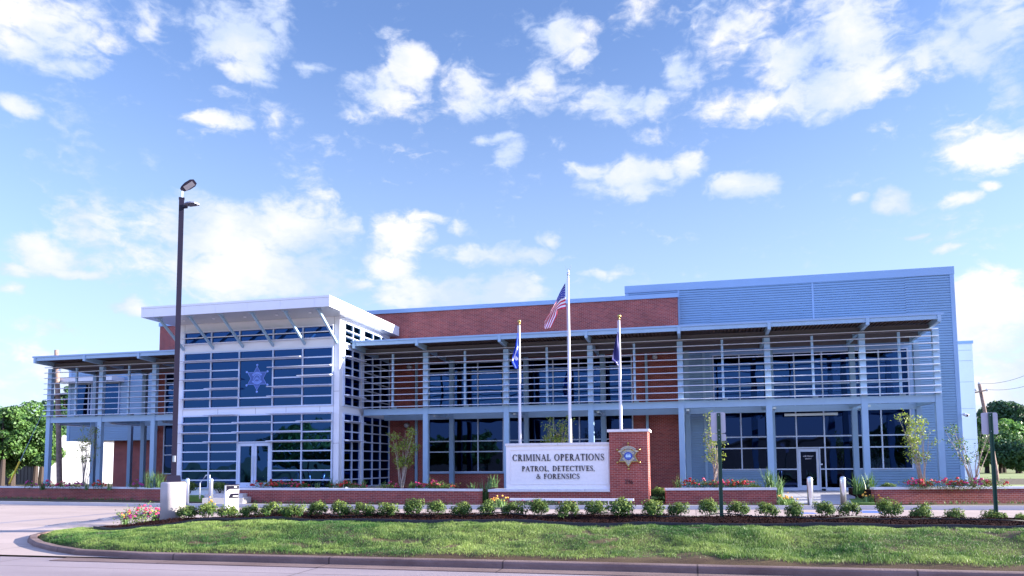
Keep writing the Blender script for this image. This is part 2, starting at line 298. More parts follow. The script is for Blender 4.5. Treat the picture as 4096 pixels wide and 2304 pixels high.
# ------------------------------------------------------------------ ground, road, lot
ZROAD, ZLOT, ZSITE = -.08, -.05, .06
def groundmat(name, c1, c2, sc, rough=.9, bump=.4, bs=20, wet=False, cracks=None):
    m = bpy.data.materials.new(name); m.use_nodes = True; t = m.node_tree; b = t.nodes['Principled BSDF']; g = t.nodes.new('ShaderNodeNewGeometry'); P = g.outputs['Position']
    def noise(s, d=6, r=.6, src=P):
        n = t.nodes.new('ShaderNodeTexNoise'); n.inputs['Scale'].default_value = s; n.inputs['Detail'].default_value = d; n.inputs['Roughness'].default_value = r; t.links.new(src, n.inputs[0]); return n
    st = t.nodes.new('ShaderNodeVectorMath'); st.operation = 'MULTIPLY'; st.inputs[1].default_value = (.35, 1, 1); t.links.new(P, st.inputs[0])
    n = noise(sc, 8, .65, st.outputs[0]); r = t.nodes.new('ShaderNodeMapRange'); r.inputs[1].default_value = .3; r.inputs[2].default_value = .7; t.links.new(n.outputs[0], r.inputs[0])
    x = t.nodes.new('ShaderNodeMix'); x.data_type = 'RGBA'; x.inputs[6].default_value = (*c1, 1); x.inputs[7].default_value = (*c2, 1); t.links.new(r.outputs[0], x.inputs[0]); outc = x.outputs[2]
    fine = noise(60, 3); r2 = t.nodes.new('ShaderNodeMapRange'); r2.inputs[3].default_value = .82; r2.inputs[4].default_value = 1.18; t.links.new(fine.outputs[0], r2.inputs[0])
    s = t.nodes.new('ShaderNodeVectorMath'); s.operation = 'SCALE'; t.links.new(outc, s.inputs[0]); t.links.new(r2.outputs[0], s.inputs['Scale']); outc = s.outputs[0]
    if cracks:      # slab joints
        cw, ch_ = cracks if isinstance(cracks, tuple) else (cracks, cracks)
        k = t.nodes.new('ShaderNodeTexBrick'); k.offset = 0; k.inputs['Scale'].default_value = 1; k.inputs['Brick Width'].default_value = cw; k.inputs['Row Height'].default_value = ch_; k.inputs['Mortar Size'].default_value = .014
        k.inputs['Color1'].default_value = (1,1,1,1); k.inputs['Color2'].default_value = (.90,.90,.90,1); k.inputs['Mortar'].default_value = (.35,.33,.33,1); t.links.new(P, k.inputs[0])
        y = t.nodes.new('ShaderNodeMix'); y.data_type = 'RGBA'; y.blend_type = 'MULTIPLY'; y.inputs[0].default_value = 1; t.links.new(outc, y.inputs[6]); t.links.new(k.outputs[0], y.inputs[7]); outc = y.outputs[2]
    rg = None
    if wet:         # water standing in the gutter and along the slab joint
        sp = t.nodes.new('ShaderNodeSeparateXYZ'); t.links.new(P, sp.inputs[0]); nw_ = noise(.55, 4)
        def band(x0, y0, x1, y1, wd):
            a, b_, c_ = (y0-y1), (x1-x0), x0*y1-x1*y0; nn = math.hypot(a, b_)
            m1 = t.nodes.new('ShaderNodeMath'); m1.operation = 'MULTIPLY_ADD'; t.links.new(sp.outputs[0], m1.inputs[0]); m1.inputs[1].default_value = a/nn; m1.inputs[2].default_value = c_/nn
            m2 = t.nodes.new('ShaderNodeMath'); m2.operation = 'MULTIPLY_ADD'; t.links.new(sp.outputs[1], m2.inputs[0]); m2.inputs[1].default_value = b_/nn; t.links.new(m1.outputs[0], m2.inputs[2])
            m3 = t.nodes.new('ShaderNodeMath'); m3.operation = 'MULTIPLY_ADD'; t.links.new(nw_.outputs[0], m3.inputs[0]); m3.inputs[1].default_value = 2.2*wd; t.links.new(m2.outputs[0], m3.inputs[2])
            m3b = t.nodes.new('ShaderNodeMath'); m3b.operation = 'SUBTRACT'; t.links.new(m3.outputs[0], m3b.inputs[0]); m3b.inputs[1].default_value = 1.1*wd
            m4_ = t.nodes.new('ShaderNodeMath'); m4_.operation = 'ABSOLUTE'; t.links.new(m3b.outputs[0], m4_.inputs[0])
            m5 = t.nodes.new('ShaderNodeMapRange'); m5.inputs[1].default_value = wd*1.05; m5.inputs[2].default_value = wd*.9; t.links.new(m4_.outputs[0], m5.inputs[0])
            lim = t.nodes.new('ShaderNodeMapRange'); lim.inputs[1].default_value = x1; lim.inputs[2].default_value = x1-1.2; t.links.new(sp.outputs[0], lim.inputs[0])
            m6 = t.nodes.new('ShaderNodeMath'); m6.operation = 'MULTIPLY'; t.links.new(m5.outputs[0], m6.inputs[0]); t.links.new(lim.outputs[0], m6.inputs[1]); return m6.outputs[0]
        A, B = at(0, 2096, Z=ZLOT), at(300, 2070, Z=ZLOT); C_, D_ = at(0, 2142, Z=ZLOT), at(170, 2118, Z=ZLOT)
        w1 = band(A[0], A[1], B[0], B[1], .55); w2 = band(C_[0], C_[1], D_[0], D_[1], .75)
        mx = t.nodes.new('ShaderNodeMath'); mx.operation = 'MAXIMUM'; t.links.new(w1, mx.inputs[0]); t.links.new(w2, mx.inputs[1])
        y = t.nodes.new('ShaderNodeMix'); y.data_type = 'RGBA'; t.links.new(mx.outputs[0], y.inputs[0]); t.links.new(outc, y.inputs[6]); y.inputs[7].default_value = (.13, .15, .26, 1); outc = y.outputs[2]
        rr = t.nodes.new('ShaderNodeMapRange'); rr.inputs[3].default_value = rough; rr.inputs[4].default_value = .06; t.links.new(mx.outputs[0], rr.inputs[0]); rg = rr.outputs[0]
    t.links.new(outc, b.inputs['Base Color']); b.inputs['Roughness'].default_value = rough
    if rg: t.links.new(rg, b.inputs['Roughness'])
    if bump:
        n = noise(bs, 5); u = t.nodes.new('ShaderNodeBump'); u.inputs['Strength'].default_value = bump; u.inputs['Distance'].default_value = .01; t.links.new(n.outputs[0], u.inputs['Height']); t.links.new(u.outputs[0], b.inputs['Normal'])
    return m
groundm = groundmat('meadow_ground', (.10, .14, .03), (.26, .28, .09), .25, bs=3)
roadm = groundmat('road_surface', (.27, .215, .23), (.37, .30, .31), .8, .75, .5, 90, cracks=(6.1, 3.66))
lotm = groundmat('lot_concrete', (.42, .325, .285), (.53, .415, .365), .7, .75, .2, 60, wet=True, cracks=4.6)
curbm = groundmat('curb_concrete', (.11, .062, .055), (.25, .17, .155), 2.2, .85, .6, 35, cracks=(3.05, 37.))
curbl = groundmat('pale_curb_concrete', (.50, .47, .46), (.60, .56, .55), 2.2, .85, .4, 35)
pathm = groundmat('path_concrete', (.46, .44, .45), (.56, .53, .53), 1.0, .7, .2, 50, cracks=1.5)
turfm = groundmat('mown_turf', (.10, .20, .03), (.20, .30, .06), 3, .9, .8, 60)
def sheet(name, poly, z, m):
    mb = MB(); mb.add([(x, y, z if not callable(z) else z(x, y)) for x, y in poly], [tuple(range(len(poly)))]); o = mb.build(name, m); return struct(name, o)
sheet('ground', [(-2500, -2500), (2500, -2500), (2500, 3000), (-2500, 3000)], -.30, groundm)
RC = [at(x, y, Z=ZROAD) for x, y in ((515, 2240), (2700, 2292))]; YCURB = float((RC[0][1]+RC[1][1])/2)      # foot of the road kerb
sheet('road', [(-90, -11), (90, -11), (90, YCURB+.02), (-90, YCURB+.02)], ZROAD, roadm)
CB = [at(x, y, Z=ZLOT) for x, y in ((0, 2017), (497, 2025), (1500, 2035), (2700, 2037), (3900, 2040))]
cbl = [(CB[0][0]-40, CB[0][1]+3.6)]+[(p[0], p[1]) for p in CB]+[(CB[-1][0]+40, CB[-1][1]+2.2)]
sheet('parking_lot', [(cbl[0][0], YCURB+.02), (cbl[-1][0], YCURB+.02)]+cbl[::-1], ZLOT, lotm)
sheet('site_ground', cbl+[(cbl[-1][0], 75), (cbl[0][0], 75)], .02, groundmat('bed_soil', (.06, .035, .025), (.10, .08, .03), 4, .95, .8, 30))
kb = MB()
for a, b in zip(cbl[:-1], cbl[1:]): kb.obox(a, b, .16, ZLOT-.1, .09)
struct('curb', kb.build('curb', curbl))
gut = MB(); gut.box(-11.4, 60, YCURB-.42, YCURB-.005, ZROAD-.05, ZROAD+.012); struct('gutter', gut.build('gutter', curbm))
# ------------------------------------------------------------------ the planted island between road and lot
front = [(60, YCURB+.17), (-9.9, YCURB+.17)]
nose = [(-11.4, YCURB+.38), (-12.4, YCURB+.85), (-13.4, YCURB+1.45), (-14.3, YCURB+2.15), (-14.95, YCURB+2.8), (-15.35, YCURB+3.5), (-15.45, YCURB+4.3), (-15.2, YCURB+5.2), (-14.5, YCURB+6.4), (-13.4, YCURB+7.3), (-12.2, YCURB+7.7), (-11, YCURB+7.8)]
back = [(60, YCURB+7.9)]
ring = np.array(front+nose+back)
def seg_dist(X, Y, poly, closed=True):
    d = np.full(X.shape, 1e9); n = len(poly)
    for i in range(n if closed else n-1):
        a = poly[i]; b = poly[(i+1) % n]; ab = b-a; t_ = np.clip(((X-a[0])*ab[0]+(Y-a[1])*ab[1])/(ab@ab), 0, 1)
        d = np.minimum(d, np.hypot(X-a[0]-t_*ab[0], Y-a[1]-t_*ab[1]))
    return d
def inside(X, Y, poly):
    c = np.zeros(X.shape, bool); n = len(poly)
    for i in range(n):
        x0, y0 = poly[i]; x1, y1 = poly[(i+1) % n]
        k = ((y0 > Y) != (y1 > Y)) & (X < (x1-x0)*(Y-y0)/(y1-y0+1e-12)+x0); c ^= k
    return c
def hI(X, Y):
    X = np.asarray(X, float); Y = np.asarray(Y, float)
    d = seg_dist(X, Y, ring); d = np.where(inside(X, Y, ring), d, 0)
    sm = lambda t_: t_*t_*(3-2*t_)
    bank = .10*sm(np.clip(d/.35, 0, 1)); rise = .33*sm(np.clip((d-.1)/2.7, 0, 1))**.9
    bumps = (.08*(vnoise(X, Y, .9, 1)-.5)+.03*(vnoise(X, Y, .35, 2)-.5))*np.clip(d/.5, 0, 1)
    left = np.clip((X+15.4)/5.5, .35, 1)
    return -.03+bank+rise*left+bumps
def bed_front(X): return YCURB+2.85+np.where(X < -8.5, .0, .0)+.35*np.sin(np.clip((X+14.5)/9, 0, 1)*math.pi)+np.clip((X+2)/10, 0, 1)*.45-np.clip((-11.8-X)/2.2, 0, 1)**2*(-.7)
def in_bed(X, Y): return (Y > bed_front(X)) & (Y < YCURB+6.2) & (X > -14.3)
gx = np.arange(-15.6, 26, .09); gy = np.arange(YCURB+.1, YCURB+8, .09); GX, GY = np.meshgrid(gx, gy, indexing='ij'); GZ = hI(GX, GY)
ok = inside(GX, GY, ring) | (seg_dist(GX, GY, ring) < .12)
idx = np.arange(GX.size).reshape(GX.shape); q = np.stack([idx[:-1,:-1], idx[1:,:-1], idx[1:,1:], idx[:-1,1:]], -1).reshape(-1, 4)
qok = (ok[:-1,:-1] & ok[1:,:-1] & ok[1:,1:] & ok[:-1,1:]).ravel(); ccx = (GX[:-1,:-1]+.045).ravel(); ccy = (GY[:-1,:-1]+.045).ravel(); bedq = in_bed(ccx, ccy)
Vg = np.stack([GX, GY, GZ], -1).reshape(-1, 3)
def sub(mask):
    f = q[mask]; u, inv = np.unique(f, return_inverse=True); return Vg[u], inv.reshape(f.shape)
lawnbase = groundmat('lawn_soil', (.06, .028, .016), (.13, .085, .035), 5, .95, .8, 60)
v_, f_ = sub(qok & ~bedq); struct('lawn', np_mesh('lawn', v_, f_, lawnbase))
v_, f_ = sub(qok & bedq); v_[:, 2] += .02+.03*rng.random(len(v_)); struct('mulch_bed', np_mesh('mulch_bed', v_, f_, mulch))
# kerb round the island: swept section
cpts = [(60, YCURB)]+[(x, YCURB) for x in np.arange(28, -9.8, -2.0)]+[(-9.9, YCURB)]
for a in nose:
    p = np.array(a); dd = p-np.array([-9.5, YCURB+4.2]); dd /= np.linalg.norm(dd); cpts.append(tuple(p+dd*.17))
cpts += [(-9, YCURB+7.95), (60, YCURB+8.05)]
def kerb_run(pts, name, m):
    prof = [(0, ZROAD-.1), (0, ZROAD+.085), (.012, ZROAD+.113), (.04, ZROAD+.125), (.175, ZROAD+.125), (.175, ZROAD-.1)]
    mb = MB(); P_ = [np.array(p) for p in pts]; n = len(prof); vs = []
    for i, p in enumerate(P_):
        d = P_[min(i+1, len(P_)-1)]-P_[max(i-1, 0)]; d = d/np.linalg.norm(d); nn = np.array([d[1], -d[0]])
        if (np.array([8, YCURB+4])-p) @ nn < 0: nn = -nn
        vs += [(*(p+nn*u), z) for u, z in prof]
    fs = [(i*n+k, i*n+(k+1) % n, (i+1)*n+(k+1) % n, (i+1)*n+k) for i in range(len(P_)-1) for k in range(n)]
    mb.add(vs, fs+[tuple(range(n)), tuple((len(P_)-1)*n+k for k in range(n))]); o = mb.build(name, m); struct(name, o); return o
kerb_run(cpts, 'island_curb', curbm)
# bed edging strip
ex = np.arange(-14.1, 26, .25); ey = bed_front(ex); ez = hI(ex, ey)
eb = MB()
for i in range(len(ex)-1):
    a, b = (ex[i], ey[i]), (ex[i+1], ey[i+1]); za, zb = ez[i], ez[i+1]
    eb.add([(a[0], a[1]-.012, za-.06), (b[0], b[1]-.012, zb-.06), (b[0], b[1]+.02, zb-.06), (a[0], a[1]+.02, za-.06), (a[0], a[1]-.012, za+.075), (b[0], b[1]-.012, zb+.075), (b[0], b[1]+.02, zb+.075), (a[0], a[1]+.02, za+.075)], [(0,3,2,1),(4,5,6,7),(0,1,5,4),(2,3,7,6)])
tag(eb.build('bed_edging', edgem), 'black edging strip along the front of the dark mulch bed', 'edging')
# lawn blades
def blades(n, x0, x1, y0, y1, hfn, keep, hmin, hmax, wd, name, m, dens_bias=1.):
    X = rng.uniform(x0, x1, n); Y = rng.uniform(y0, y1, n); k = keep(X, Y); X = X[k]; Y = Y[k]; n = len(X); Z = hfn(X, Y)
    cl_ = vnoise(X, Y, .8, 3); cl2 = vnoise(X, Y, .16, 4)
    h = rng.uniform(hmin, hmax, n)*(.35+1.1*cl_)*(.45+1.1*cl2); a = rng.uniform(0, 2*math.pi, n); ln = rng.uniform(.1, .9, n)*h; la = rng.uniform(0, 2*math.pi, n)
    bx = np.cos(a)*wd/2; by = np.sin(a)*wd/2; lx = np.cos(la)*ln; ly = np.sin(la)*ln
    V = np.stack([np.stack([X-bx, Y-by, Z-.01], 1), np.stack([X+bx, Y+by, Z-.01], 1), np.stack([X+lx*.4+bx*.8, Y+ly*.4+by*.8, Z+h*.6], 1), np.stack([X+lx*.4-bx*.8, Y+ly*.4-by*.8, Z+h*.6], 1), np.stack([X+lx, Y+ly, Z+h], 1)], 1).reshape(-1, 3)
    o = np.arange(n)*5; F3 = np.concatenate([np.stack([o, o+1, o+2], 1), np.stack([o, o+2, o+3], 1), np.stack([o+3, o+2, o+4], 1)])
    t_ = np.clip(1.0*(vnoise(X*.6, Y, 1.1, 5)-.35)+.7*(vnoise(X*.7, Y, .3, 9)-.4)+rng.normal(0, .2, n)+.15, 0, 1); return np_mesh(name, V, F3, m, tint=np.tile(t_, 3))
def keep_lawn(X, Y):
    d = seg_dist(X, Y, ring); inn = inside(X, Y, ring) & ~in_bed(X, Y) & (Y < YCURB+6)
    bare = (vnoise(X*.5, Y, .42, 6)*.6+vnoise(X, Y, .2, 7)*.4) > (.72-.0*d); ew = np.clip((X+11)/6, 0, 1); edge = rng.random(len(X)) > np.clip(1-(d-.02-.10*ew-.28*ew*vnoise(X, Y, .7, 8))/.18, 0, 1)*1.05
    return inn & (~bare | (rng.random(len(X)) < .12)) & edge
g = blades(560000, -15.5, 9, YCURB+.15, YCURB+4.2, hI, keep_lawn, .018, .048, .0055, 'grass', lawnm); tag(g, 'short green lawn grass growing on the island bank', 'grass', kind='stuff')
g = blades(60000, 9, 25, YCURB+.15, YCURB+4.2, hI, keep_lawn, .03, .075, .012, 'grass', lawnm); tag(g, 'lawn grass at the right end of the island bank', 'grass', kind='stuff')
# bark chips on the mulch
nn_ = 30000; X = rng.uniform(-14, 9, nn_); Y = rng.uniform(YCURB+2.8, YCURB+6, nn_); k = in_bed(X, Y) & (seg_dist(X, Y, np.stack([ex, ey], 1), False) > .04); X = X[k]; Y = Y[k]
V_, F_ = leaves(np.stack([X, Y, hI(X, Y)+.045+.03*rng.random(len(X))], 1), .05, np.array([0, 0, 1.0]), .35, .5)
tag(np_mesh('bark_chips', V_, F_, mulch), 'loose dark bark chips covering the planting bed', 'mulch', kind='stuff')
# black drip hose looping between the shrubs
hs = []
for i in range(120):
    x = -9+i*.2; y = YCURB+4.35+.25*math.sin(x*1.9)+.12*math.sin(x*4.3); hs.append((x, y, float(hI(x, y))+.07+.05*max(0, math.sin(x*2.6))))
tag(MB().tube(hs, .012, 6).build('drip_hose', blackr, smooth=True), 'thin black irrigation hose winding through the mulch bed behind the shrubs', 'hose')
# ------------------------------------------------------------------ shrubs
def shrub_mesh(seed, w_, h_, n=900):
    P = []; 
    tips = [(rng.uniform(-1, 1), rng.uniform(-1, 1)) for _ in range(16)]
    cent = []
    for k_ in range(26):
        a = rng.uniform(0, 2*math.pi); e = math.asin(rng.uniform(-.15, 1)); r = rng.uniform(.5, .86)
        cent.append((math.cos(a)*math.cos(e)*r*w_/2, math.sin(a)*math.cos(e)*r*w_/2, h_*.42+math.sin(e)*r*h_*.58))
    cent = np.array(cent); ci = rng.integers(0, len(cent), n); off = rng.normal(size=(n, 3)); off /= np.linalg.norm(off, axis=1, keepdims=True); rr = rng.uniform(.35, 1, n)[:, None]**.5
    P = cent[ci]+off*rr*w_*.17; P[:, 2] = np.maximum(P[:, 2], .03)
    nrm = off*.6+(P-np.array([0, 0, h_*.35]))/w_+np.array([0, 0, .35])
    V, Fq = leaves(P, w_*.078, nrm, .6, .5)
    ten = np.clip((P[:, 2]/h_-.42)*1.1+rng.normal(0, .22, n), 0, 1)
    return V, Fq, ten
SH = []
for k_ in range(5):
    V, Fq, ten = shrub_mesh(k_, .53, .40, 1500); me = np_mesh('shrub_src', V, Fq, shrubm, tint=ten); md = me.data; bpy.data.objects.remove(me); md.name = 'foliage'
    sb = MB()
    for j in range(7):
        a = j*.9+k_; sb.tube([(0, 0, -.03), (math.cos(a)*.06, math.sin(a)*.06, .1), (math.cos(a)*.17, math.sin(a)*.17, .27)], [.008, .006, .003], 5)
    sm_ = sb.build('stem', barkd); sd = sm_.data; bpy.data.objects.remove(sm_); SH.append((md, sd))
SX = [432,470,520,572,632,688,740,798,858,912,972,1042,1096,1160,1225,1295,1357,1430,1497,1560,1640,1708,1781,1858,1930,2001,2072,2138,2238,2318,2405,2500,2572]
notes = {0:'in front of the concrete lamp base',1:'in front of the concrete lamp base, its second',2:'in front of the first steel bollard',3:'in front of the white drop box',4:'just right of the white drop box',13:'below the gap between the two left planters',15:'below the left end of the light bars',16:'below the left half of the sign',17:'below the middle of the sign',19:'below the brick sign pier',22:'at the foot of the sign post with two plates',25:'in front of the right pair of bollards',26:'between the right pair of bollards',31:'at the foot of the single-plate sign post',32:'cut by the right edge of the photo'}
ordn = ['first','second','third','fourth','fifth','sixth','seventh','eighth','ninth','tenth','eleventh','twelfth','thirteenth','fourteenth','fifteenth','sixteenth','seventeenth','eighteenth','nineteenth','twentieth','twenty-first','twenty-second','twenty-third','twenty-fourth','twenty-fifth','twenty-sixth','twenty-seventh','twenty-eighth','twenty-ninth','thirtieth','thirty-first','thirty-second','thirty-third']
hts = [1.0,1.05,1.15,.9,.95,.95,.98,1.0,1.08,.95,.9,1.25,1.0,.95,1.05,.9,1.2,1.05,.95,1.15,1.0,.98,1.2,.95,.97,1.1,1.0,.95,1.15,1.15,1.0,1.12,1.0]
for i, sx in enumerate(SX):
    p = at(sx*1.5901, 2068, Z=.42); p = at(sx*1.5901, 2068+(rng.random()-.5)*10, Z=float(hI(p[0], p[1]))+.04)
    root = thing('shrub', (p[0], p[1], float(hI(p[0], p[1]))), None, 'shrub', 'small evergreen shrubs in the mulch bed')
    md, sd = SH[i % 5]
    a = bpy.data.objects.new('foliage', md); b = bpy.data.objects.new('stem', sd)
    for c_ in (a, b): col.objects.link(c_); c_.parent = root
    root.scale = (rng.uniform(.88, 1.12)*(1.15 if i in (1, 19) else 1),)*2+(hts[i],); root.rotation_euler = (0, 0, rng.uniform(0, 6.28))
    root['label'] = 'rounded green shrub with pale new tips, '+ordn[i]+' from the left in the bed row'+((', '+notes[i].split(', its')[0]) if i in notes else '')
    if len(root['label'].split()) > 16: root['label'] = 'green shrub '+ordn[i]+' from the left in the bed, '+notes[i].split(', its')[0]
    if len(root['label'].split()) > 16: root['label'] = 'green shrub '+ordn[i]+' from the left in the mulch bed row'
# ------------------------------------------------------------------ flowers
def blossoms(n, w_, d_, h_, r, seed):
    mb = MB()
    for _ in range(n):
        a = rng.uniform(0, 6.28); q_ = math.sqrt(rng.random()); x = math.cos(a)*q_*w_/2; y = math.sin(a)*q_*d_/2; z = h_*(1-.5*q_)*rng.uniform(.75, 1.1); c = Vector((x, y, z)); s_ = r*rng.uniform(.7, 1.25)
        for k_ in range(9):
            n_ = Vector((rng.normal(), rng.normal(), abs(rng.normal())+.2)).normalized(); t_ = n_.cross(Vector((.3, .5, .9))).normalized(); u = n_.cross(t_); c2 = c+n_*s_*.5
            mb.add([c2+t_*s_*.7, c2+u*s_*.7, c2-t_*s_*.7, c2-u*s_*.7, c2+n_*s_*.5], [(0,1,4),(1,2,4),(2,3,4),(3,0,4)])
    return mb
def rose(px, py, Y, w_, h_, m, n, label, r=.035, group='rose bushes in the raised planters', D=None, z=None, name='rose_bush', cat='rose bush', lm=None):
    p = at(px, py, Y=Y); root = thing(name, (p[0], p[1], p[2] if z is None else z), label, cat, group)
    k_ = int(260*w_/.5); P = rng.normal(size=(k_, 3))*np.array([w_*.27, w_*.2, h_*.2])+np.array([0, 0, h_*.5]); P[:, 2] = np.abs(P[:, 2])
    V, Fq = leaves(P, .05, np.array([0, 0, .6]), .55, .8); o = np_mesh('foliage', V, Fq, lm or shrubm, tint=rng.uniform(0, .7, k_)); o.parent = root; o.location = (0, 0, 0)
    b = blossoms(n, w_, w_*.6, h_, r, 1).build('blossom', m); b.parent = root; b.location = (0, 0, 0)
    return root
def clump(px, py, Y, w_, h_, n, label, z=None, m=None, name='iris_clump', cat='iris', group='iris clumps by the planters', wd=.022, yel=.35):
    p = at(px, py, Y=Y); root = thing(name, (p[0], p[1], p[2] if z is None else z), label, cat, group); V = []; Fq = []; T = []
    for _ in range(n):
        bx, by = rng.normal(0, w_*.13, 2); a = rng.uniform(0, 6.28); ln = abs(rng.normal(0, .32))*h_+w_*.1; hh = h_*rng.uniform(.55, 1.1); o = len(V); tx, ty = -math.sin(a)*wd/2, math.cos(a)*wd/2
        for t_, s_ in ((0, 1), (.4, 1), (.75, .75), (1, .08)):
            x = bx+math.cos(a)*ln*t_*t_; y = by+math.sin(a)*ln*t_*t_; zz = hh*(t_-.12*t_*t_*(ln/h_)*3); V += [(x-tx*s_, y-ty*s_, zz), (x+tx*s_, y+ty*s_, zz)]
        tt = rng.uniform(0, yel*2); 
        for k_ in range(3): Fq.append((o+2*k_, o+2*k_+1, o+2*k_+3, o+2*k_+2)); T.append(tt)
    o = np_mesh('blades', V, Fq, m or irism, tint=T); o.parent = root; o.location = (0, 0, 0); return root
# island rose cluster at the left nose of the bed
for (px, py, z_, m, n, lb, w_, h_) in ((545, 2058, .3, mag, 16, 'magenta rose bush low at the left nose of the bed', .75, .48), (590, 2050, .34, pinkm, 20, 'taller coral pink rose bush left of the concrete lamp base', .85, .66), (505, 2050, .3, pinkm, 9, 'pink rose bush at the far left tip of the bed', .55, .46), (635, 2062, .34, mag, 5, 'small magenta rose bush under the concrete lamp base', .35, .22)):
    p = at(px, py, Z=z_); r_ = rose(px, py, float(p[1]), w_, h_, m, n, lb, r=.045, group='rose bushes on the island', z=float(hI(p[0], p[1])))
for (px, py, lb) in ((505, 2045, 'yellow lily clump with arching leaves at the left tip of the bed'), (838, 2040, 'orange yellow lily clump behind the shrubs left of the white drop box'), (622, 2035, 'yellow lily clump close beside the left of the lamp base')):
    p = at(px, py, Z=.35); clump(px, py, float(p[1]), .35, .34, 40, lb, z=float(hI(p[0], p[1])) if px < 800 else .3, name='lily_clump', cat='lily', group='yellow lilies on the island'); o = list(col.objects)[-1]
    rt = [q_ for q_ in col.objects if q_.get('label') == lb][0]; b = blossoms(6, .35, .3, .46, .028, 2).build('blossom', yelm); b.parent = rt; b.location = (0, 0, 0)
# ------------------------------------------------------------------ the building
B = thing('office_building', (-8, 38, .0), 'long two-storey brick and blue metal office building with glass entrance tower and louvered canopy', 'building')
def ymap(Y): return lambda u, z, d: (u, Y-d, z)          # plane facing the camera, d = outwards
def xmap(X): return lambda u, z, d: (X+d, u, z)
def mbox(mb, fn, u0, u1, z0, z1, d0, d1):
    c = [fn(u, z, d) for d in (d0, d1) for z in (z0, z1) for u in (u0, u1)]; o = c
    return mb.add(o, [(0,1,3,2),(4,6,7,5),(0,4,5,1),(2,3,7,6),(0,2,6,4),(1,5,7,3)])
def window(fn, us, zs, holes=(), name='window', parent=B, fw=.06, dep=.07, fm=whitef, gm=glass, merge=(), off=.0, sill=False):
    """us, zs: mullion lines; holes: cells left open (doors); merge: (i, j) transom j left out in bay i"""
    mb = MB(); n = len(us); q = len(zs)
    for i, u in enumerate(us): mbox(mb, fn, u-fw/2, u+fw/2, zs[0]-fw/2, zs[-1]+fw/2, off-.02, off+dep)
    for i in range(n-1):
        for j, z in enumerate(zs):
            if (i, j) in merge: continue
            mbox(mb, fn, us[i]+fw/2, us[i+1]-fw/2, z-fw/2, z+fw/2, off-.02, off+dep-.006)
    o = mb.build(name, fm, parent); gb = MB()
    for i in range(n-1):
        z0 = zs[0]
        for j in range(1, q):
            if (i, j) in merge and j < q-1: continue
            if (i, j-1) not in holes:
                u0, u1, a, b = us[i]+fw/2-.01, us[i+1]-fw/2+.01, z0+.01, zs[j]-.01; gb.add([fn(u0, a, off), fn(u1, a, off), fn(u1, b, off), fn(u0, b, off)], [(0, 1, 2, 3)])
            z0 = zs[j]
    gb.build('glass', gm, o); return o
def corr(mb, x0, x1, z0, z1, Y, pitch=.12, dep=.045):
    z = z0
    while z < z1-1e-4:
        zs = [z, z+pitch*.26, z+pitch*.30, z+pitch*.96, z+pitch]; ds = [0, 0, dep, dep, 0]; zs = [min(q_, z1) for q_ in zs]
        for a in range(4):
            if zs[a+1]-zs[a] > 1e-5 or ds[a] != ds[a+1]: mb.add([(x0, Y-ds[a], zs[a]), (x1, Y-ds[a], zs[a]), (x1, Y-ds[a+1], zs[a+1]), (x0, Y-ds[a+1], zs[a+1])], [(0,1,2,3)])
        z += pitch
    return mb
ZB = .0
# --- brick block (behind the left canopy and the middle)
XBR = X_(2711, YW, 1240); XBL = X_(638, YW, 1380); ZBT = Z_(2711, 1188.7, YW)
LXw = [X_(p, YW, 1550) for p in (1717, 1815, 1912, 2013, 2113, 2213, 2316, 2421, 2528)]
zl = [Z_(1780, y, YW) for y in (1888, 1808, 1766, 1672)]; zu = [Z_(1740, y, YW) for y in (1655, 1573, 1493, 1456)]
lx0, lx1 = X_(657, YW, 1790), X_(735, YW, 1790); lzs = [Z_(672, y, YW) for y in (1895, 1820, 1783, 1698)]; lzu = [Z_(672, y, YW) for y in (1658, 1600, 1532, 1497)]
mb = MB(); fY = YW; bY = YW+.3
def brickpiece(x0, x1, z0, z1): mb.box(x0, x1, fY, bY, z0, z1)
wl, wr = LXw[0]-.03, LXw[-1]+.03
brickpiece(XBL, lx0-.03, ZB, ZBT); brickpiece(lx0-.03, lx1, ZB, lzs[0]-.03); brickpiece(lx0-.03, lx1, lzs[-1]+.03, lzu[0]-.03); brickpiece(lx0-.03, lx1, lzu[-1]+.03, ZBT); brickpiece(lx1, wl, ZB, ZBT)
brickpiece(wl, wr, ZB, zl[0]-.03); brickpiece(wl, wr, zl[-1]+.03, zu[0]-.03); brickpiece(wl, wr, zu[-1]+.03, ZBT); brickpiece(wr, XBR, ZB, ZBT)
mb.box(XBR-.3, XBR, bY, 41, ZB, ZBT); mb.box(XBL, XBL+.3, bY, 50, ZB, ZBT)
mb.build('brick_wall', brick, B)
cp = MB(); cp.box(XBL-.05, XBR+.05, YW-.06, YW+.36, ZBT, Z_(2711, 1172, YW)); cp.box(XBR-.36, XBR+.05, YW+.36, 41, ZBT, Z_(2711, 1172, YW)); cp.box(XBL-.05, XBL+.36, YW+.36, 50, ZBT, Z_(2711, 1172, YW)); cp.build('parapet_coping', trimm, B)
rf = MB(); rf.box(XBL+.3, XBR-.3, bY, 50, ZBT-.5, ZBT-.35); rf.build('roof', decks, B)
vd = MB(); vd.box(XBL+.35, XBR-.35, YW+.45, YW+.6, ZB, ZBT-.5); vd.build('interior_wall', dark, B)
fn = ymap(YW-.0)
window(fn, LXw, zl, gm=glassd); window(fn, LXw, zu); window(fn, [lx0, lx1-.02], lzs, gm=glassd); window(fn, [lx0, lx1-.02], lzu)
ws = MB(); ws.box(wl, wr, YW-.1, YW+.0, zl[0]-.09, zl[0]-.035); ws.build('window_sill', trimm, B)
